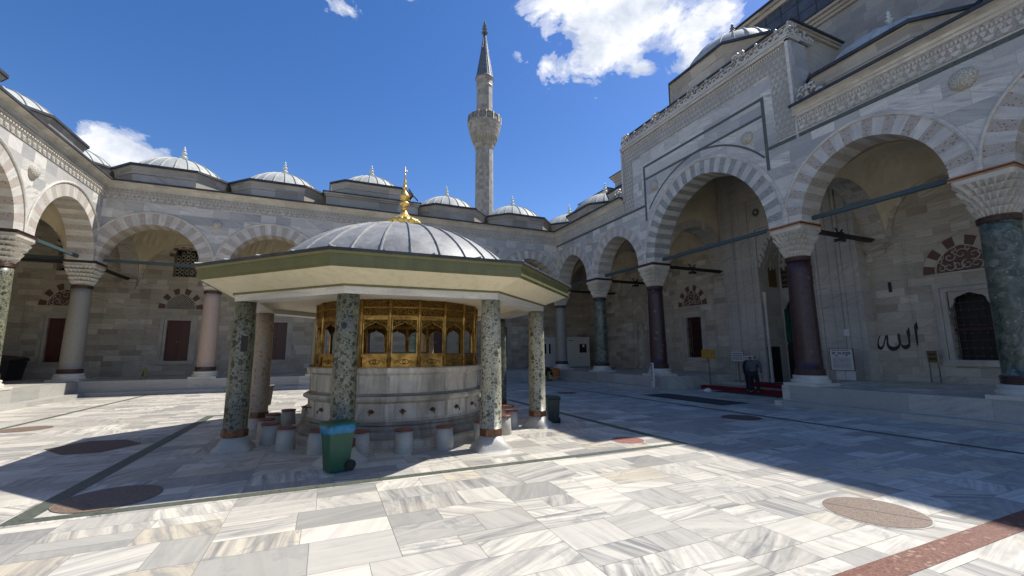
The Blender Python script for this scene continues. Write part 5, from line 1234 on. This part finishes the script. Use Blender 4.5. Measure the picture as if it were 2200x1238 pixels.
# a-frame signs
def aframe(x, y, z, rz, h, w_, label):
    t = thing('floor_sign', label, 'floor sign', (x, y, z)); T_ = local(0, x, y, z, rz)
    for sg in (-1, 1):
        b = MB(); d = .22*h
        for a_, c_, z0, z1 in ((-w_/2, -w_/2+.04, 0, h), (w_/2-.04, w_/2, 0, h), (-w_/2, w_/2, h*.86, h), (-w_/2+.04, w_/2-.04, h*.25, h*.8)):
            P = lambda s, q, th: T_(s, sg*(d*(1-q/h))+th, q)
            b.grid([[P(a_, z0, 0), P(c_, z0, 0), P(c_, z0, .012), P(a_, z0, .012)], [P(a_, z1, 0), P(c_, z1, 0), P(c_, z1, .012), P(a_, z1, .012)]], 'sign_yellow', True, cap=True)
        b.build('sign_leaf', t)
aframe(-24.2, .45, PZ, R_(80), .58, .26, 'yellow folding wet-floor sign on the back platform between the grey and pink columns')
aframe(-2.08, -1.95, 0, R_(20), .62, .28, 'yellow folding wet-floor sign beside the crouching worker')
# black storage box
t = thing('storage_box', 'large black storage box with sloping lid against the left gallery wall', 'box', (-30.9, 2.6, PZ))
b = MB(); b.grid([[(-32.3, 1.9, PZ), (-30.05, 1.9, PZ), (-30.05, 3.2, PZ), (-32.3, 3.2, PZ)], [(-32.4, 1.8, 1.62), (-29.95, 1.8, 1.62), (-29.95, 3.3, 1.62), (-32.4, 3.3, 1.62)]], 'box_black', True, cap=True); b.build('box_body', t, bevel=.03)
b = MB(); b.grid([[(-32.45, 1.75, 1.63), (-29.9, 1.75, 1.63), (-29.9, 3.35, 1.63), (-32.45, 3.35, 1.63)], [(-32.45, 1.75, 1.70), (-29.9, 1.75, 1.70), (-29.95, 3.3, 1.80), (-32.4, 3.3, 1.80)], [(-32.2, 2.4, 1.9), (-30.6, 2.4, 1.84), (-30.7, 3.2, 1.92), (-32.2, 3.2, 1.97)]], 'iron', True, cap=True); b.build('lid', t)
# roof antenna/camera by the centre dome, white bag on the floor
t = thing('roof_aerial', 'small dark aerial on the roof edge beside the golden finial', 'aerial', (-11.0, .3, 11.75))
b = MB(); b.tube([(-11.15, .35, 11.7), (-11.0, .3, 12.2)], .04, 'iron'); b.tube([(-11.25, .3, 12.75), (-10.95, .3, 12.35), (-10.62, .3, 12.0)], .04, 'iron'); b.tube([(-10.95, .3, 12.35), (-11.15, .3, 12.05)], .07, 'iron'); b.build('aerial_frame', t)
b = MB(); rnd = random.Random(2); b.lathe([(.16, .0), (.17, .05), (.12, .11), (.05, .14), (.01, .15)], 'paper', 1.15, -11.9, 12, mod=lambda t, z: 1+.25*sin(3*t)); b.box(.95, 1.3, -11.75, -11.5, .004, .03, 'paper')
tag(b.build('plastic_bag'), 'crumpled white bag lying on the floor before the red carpeted step', 'bag')

# ------------------------------------------------------------------ people
def skin_mesh(name, parent, joints, edges, m, lvl=2, root=0, off=(0, 0, 0)):
    me = bpy.data.meshes.new(name); me.from_pydata([j[0] for j in joints], edges, []); me.materials.append(MAT[m])
    o = bpy.data.objects.new(name, me); sc.collection.objects.link(o)
    md = o.modifiers.new('Skin', 'SKIN'); md.use_smooth_shade = True
    for i, j in enumerate(joints):
        r = j[1]; me.skin_vertices[0].data[i].radius = r if isinstance(r, tuple) else (r, r)
    me.skin_vertices[0].data[root].use_root = True
    ms = o.modifiers.new('Sub', 'SUBSURF'); ms.levels = lvl; ms.render_levels = lvl
    o.parent = parent; return o
def person(label, loc, rz, P, cols, k=1.):
    """P: joint positions in local metres (x right, y forward)"""
    t = thing('person', label, 'person', loc); t.rotation_euler = (0, 0, rz); t.scale = (k, k, k)
    g = lambda n: P[n]
    def lerp(a_, c_, f): return tuple(a_[i]+(c_[i]-a_[i])*f for i in range(3))
    J = [(g('pel'), .12), (g('che'), .13), (g('nec'), .05), (g('hea'), (.075, .09)), (g('top'), .07)]
    E = [(0, 1), (1, 2), (2, 3), (3, 4)]
    for sd_ in ('l', 'r'):
        i = len(J); J += [(g('sh'+sd_), .055), (g('el'+sd_), .042), (g('wr'+sd_), .028), (lerp(g('wr'+sd_), g('ha'+sd_), .6), (.036, .018)), (g('hi'+sd_), .085), (g('kn'+sd_), .055), (g('an'+sd_), .038), (g('to'+sd_), .035)]
        E += [(1, i), (i, i+1), (i+1, i+2), (i+2, i+3), (0, i+4), (i+4, i+5), (i+5, i+6), (i+6, i+7)]
        h = i+3; w2 = Vector(g('wr'+sd_)); h2 = Vector(g('ha'+sd_)); d = (h2-w2).normalized(); sx = d.cross(Vector((0, 0, 1)));
        if sx.length < .2: sx = d.cross(Vector((0, 1, 0)))
        sx.normalize(); pc = w2.lerp(h2, .6)
        for q, ln in ((-1.5, .06), (-.5, .075), (.5, .078), (1.5, .07)):
            i2 = len(J); a_ = pc+sx*.016*q+d*.03; J += [(tuple(a_), .010), (tuple(a_+d*ln*.6), .009), (tuple(a_+d*ln+Vector((0, 0, -.012))), .007)]; E += [(h, i2), (i2, i2+1), (i2+1, i2+2)]
        i2 = len(J); a_ = w2.lerp(h2, .3)+sx*.035; J += [(tuple(a_), .011), (tuple(a_+sx*.012+d*.045), .009)]; E += [(h, i2), (i2, i2+1)]
    skin_mesh('body', t, J, E, 'skin', 1)
    J = [(lerp(g('pel'), g('che'), -.18), .165), (lerp(g('pel'), g('che'), .5), .155), (g('che'), (.18, .14)), (lerp(g('che'), g('nec'), .75), .085)]; E = [(0, 1), (1, 2), (2, 3)]
    for sd_ in ('l', 'r'):
        i = len(J); J += [(g('sh'+sd_), .088), (g('el'+sd_), .066), (lerp(g('el'+sd_), g('wr'+sd_), .9), .048)]; E += [(2, i), (i, i+1), (i+1, i+2)]
    skin_mesh('jacket', t, J, E, cols[0])
    J = [(g('pel'), .158)]; E = []
    for sd_ in ('l', 'r'):
        i = len(J); J += [(g('hi'+sd_), .115), (lerp(g('hi'+sd_), g('kn'+sd_), .5), .10), (g('kn'+sd_), .078), (lerp(g('kn'+sd_), g('an'+sd_), .92), .062)]; E += [(0, i), (i, i+1), (i+1, i+2), (i+2, i+3)]
    skin_mesh('trousers', t, J, E, cols[1])
    for sd_ in ('l', 'r'):
        a_, c_ = Vector(g('an'+sd_)), Vector(g('to'+sd_)); a_ = Vector((a_.x, a_.y, .05)); c_ = Vector((c_.x, c_.y, .04))
        skin_mesh('shoe', t, [(tuple(a_-(c_-a_).normalized()*.05), .05), (tuple(a_), .055), (tuple(c_), .042)], [(0, 1), (1, 2)], 'rubber')
    h, tp = Vector(g('hea')), Vector(g('top')); bk = Vector(P.get('back', (0, -.03, 0)))
    skin_mesh('hair', t, [(tuple(h+bk), .082), (tuple(tp+bk*.7+Vector((0, 0, .012))), .078)], [(0, 1)], 'hair')
    b = MB(); f = -bk.normalized(); mid = h*.55+tp*.45
    b.tube([tuple(mid+f*.07), tuple(mid+f*.105-Vector((0, 0, .02)))], [.014, .018], 'skin', 6); b.build('nose', t).matrix_parent_inverse = Matrix()
    return t
stoop = dict(pel=(0, 0, .90), che=(.03, .20, 1.27), nec=(.05, .32, 1.42), hea=(.06, .40, 1.47), top=(.07, .45, 1.54), back=(0, -.02, .03),
             shl=(-.18, .24, 1.34), ell=(-.24, .22, 1.06), wrl=(-.20, .30, .84), hal=(-.19, .34, .70), shr=(.22, .24, 1.34), elr=(.30, .18, 1.08), wrr=(.30, .22, .84), har=(.30, .24, .70),
             hil=(-.09, 0, .86), knl=(-.12, .06, .48), anl=(-.12, -.02, .09), tol=(-.14, .16, .04), hir=(.10, 0, .86), knr=(.16, .14, .48), anr=(.16, .06, .09), tor=(.20, .24, .04))
stand = dict(pel=(0, 0, .94), che=(0, .12, 1.32), nec=(0, .22, 1.48), hea=(0, .29, 1.55), top=(0, .33, 1.63), back=(0, -.03, .02),
             shl=(-.19, .14, 1.40), ell=(-.25, .12, 1.12), wrl=(-.22, .22, .90), hal=(-.21, .26, .77), shr=(.19, .14, 1.40), elr=(.25, .12, 1.12), wrr=(.22, .24, .92), har=(.21, .30, .80),
             hil=(-.09, 0, .90), knl=(-.10, .04, .50), anl=(-.11, 0, .09), tol=(-.12, .18, .04), hir=(.09, 0, .90), knr=(.10, .04, .50), anr=(.11, 0, .09), tor=(.12, .18, .04))
squat = dict(pel=(0, 0, .42), che=(0, .30, .72), nec=(0, .46, .78), hea=(0, .56, .76), top=(0, .63, .80), back=(0, -.01, .04),
             shl=(-.18, .34, .72), ell=(-.22, .42, .46), wrl=(-.16, .60, .30), hal=(-.14, .70, .22), shr=(.18, .34, .72), elr=(.22, .42, .46), wrr=(.16, .60, .30), har=(.14, .70, .22),
             hil=(-.12, 0, .40), knl=(-.20, .38, .44), anl=(-.16, .10, .09), tol=(-.18, .28, .04), hir=(.12, 0, .40), knr=(.20, .38, .44), anr=(.16, .10, .09), tor=(.18, .28, .04))
person('stooping man in a grey jacket and dark trousers seen from behind at the red carpet', (1.62, -13.95, 0), R_(-66), stoop, ('cloth_grey', 'cloth_dark'), 1.04)
person('man in dark navy clothes standing bent just behind the man in the grey jacket', (1.95, -13.52, .0), R_(-74), stand, ('cloth_dark', 'cloth_dark'), .98)
person('worker crouching by the far corner column in dark top and orange vest', (-1.75, -1.75, 0), R_(75), squat, ('cloth_dark', 'cloth_dark'), 1.15)
b = MB(); b.lathe([(.30, .28), (.36, .45), (.36, .65), (.24, .80), (.1, .84)], 'orange', -1.55, -1.78, 18); tag(b.build('orange_sack'), 'orange bundle tucked against the crouching worker in the far corner', 'bundle')
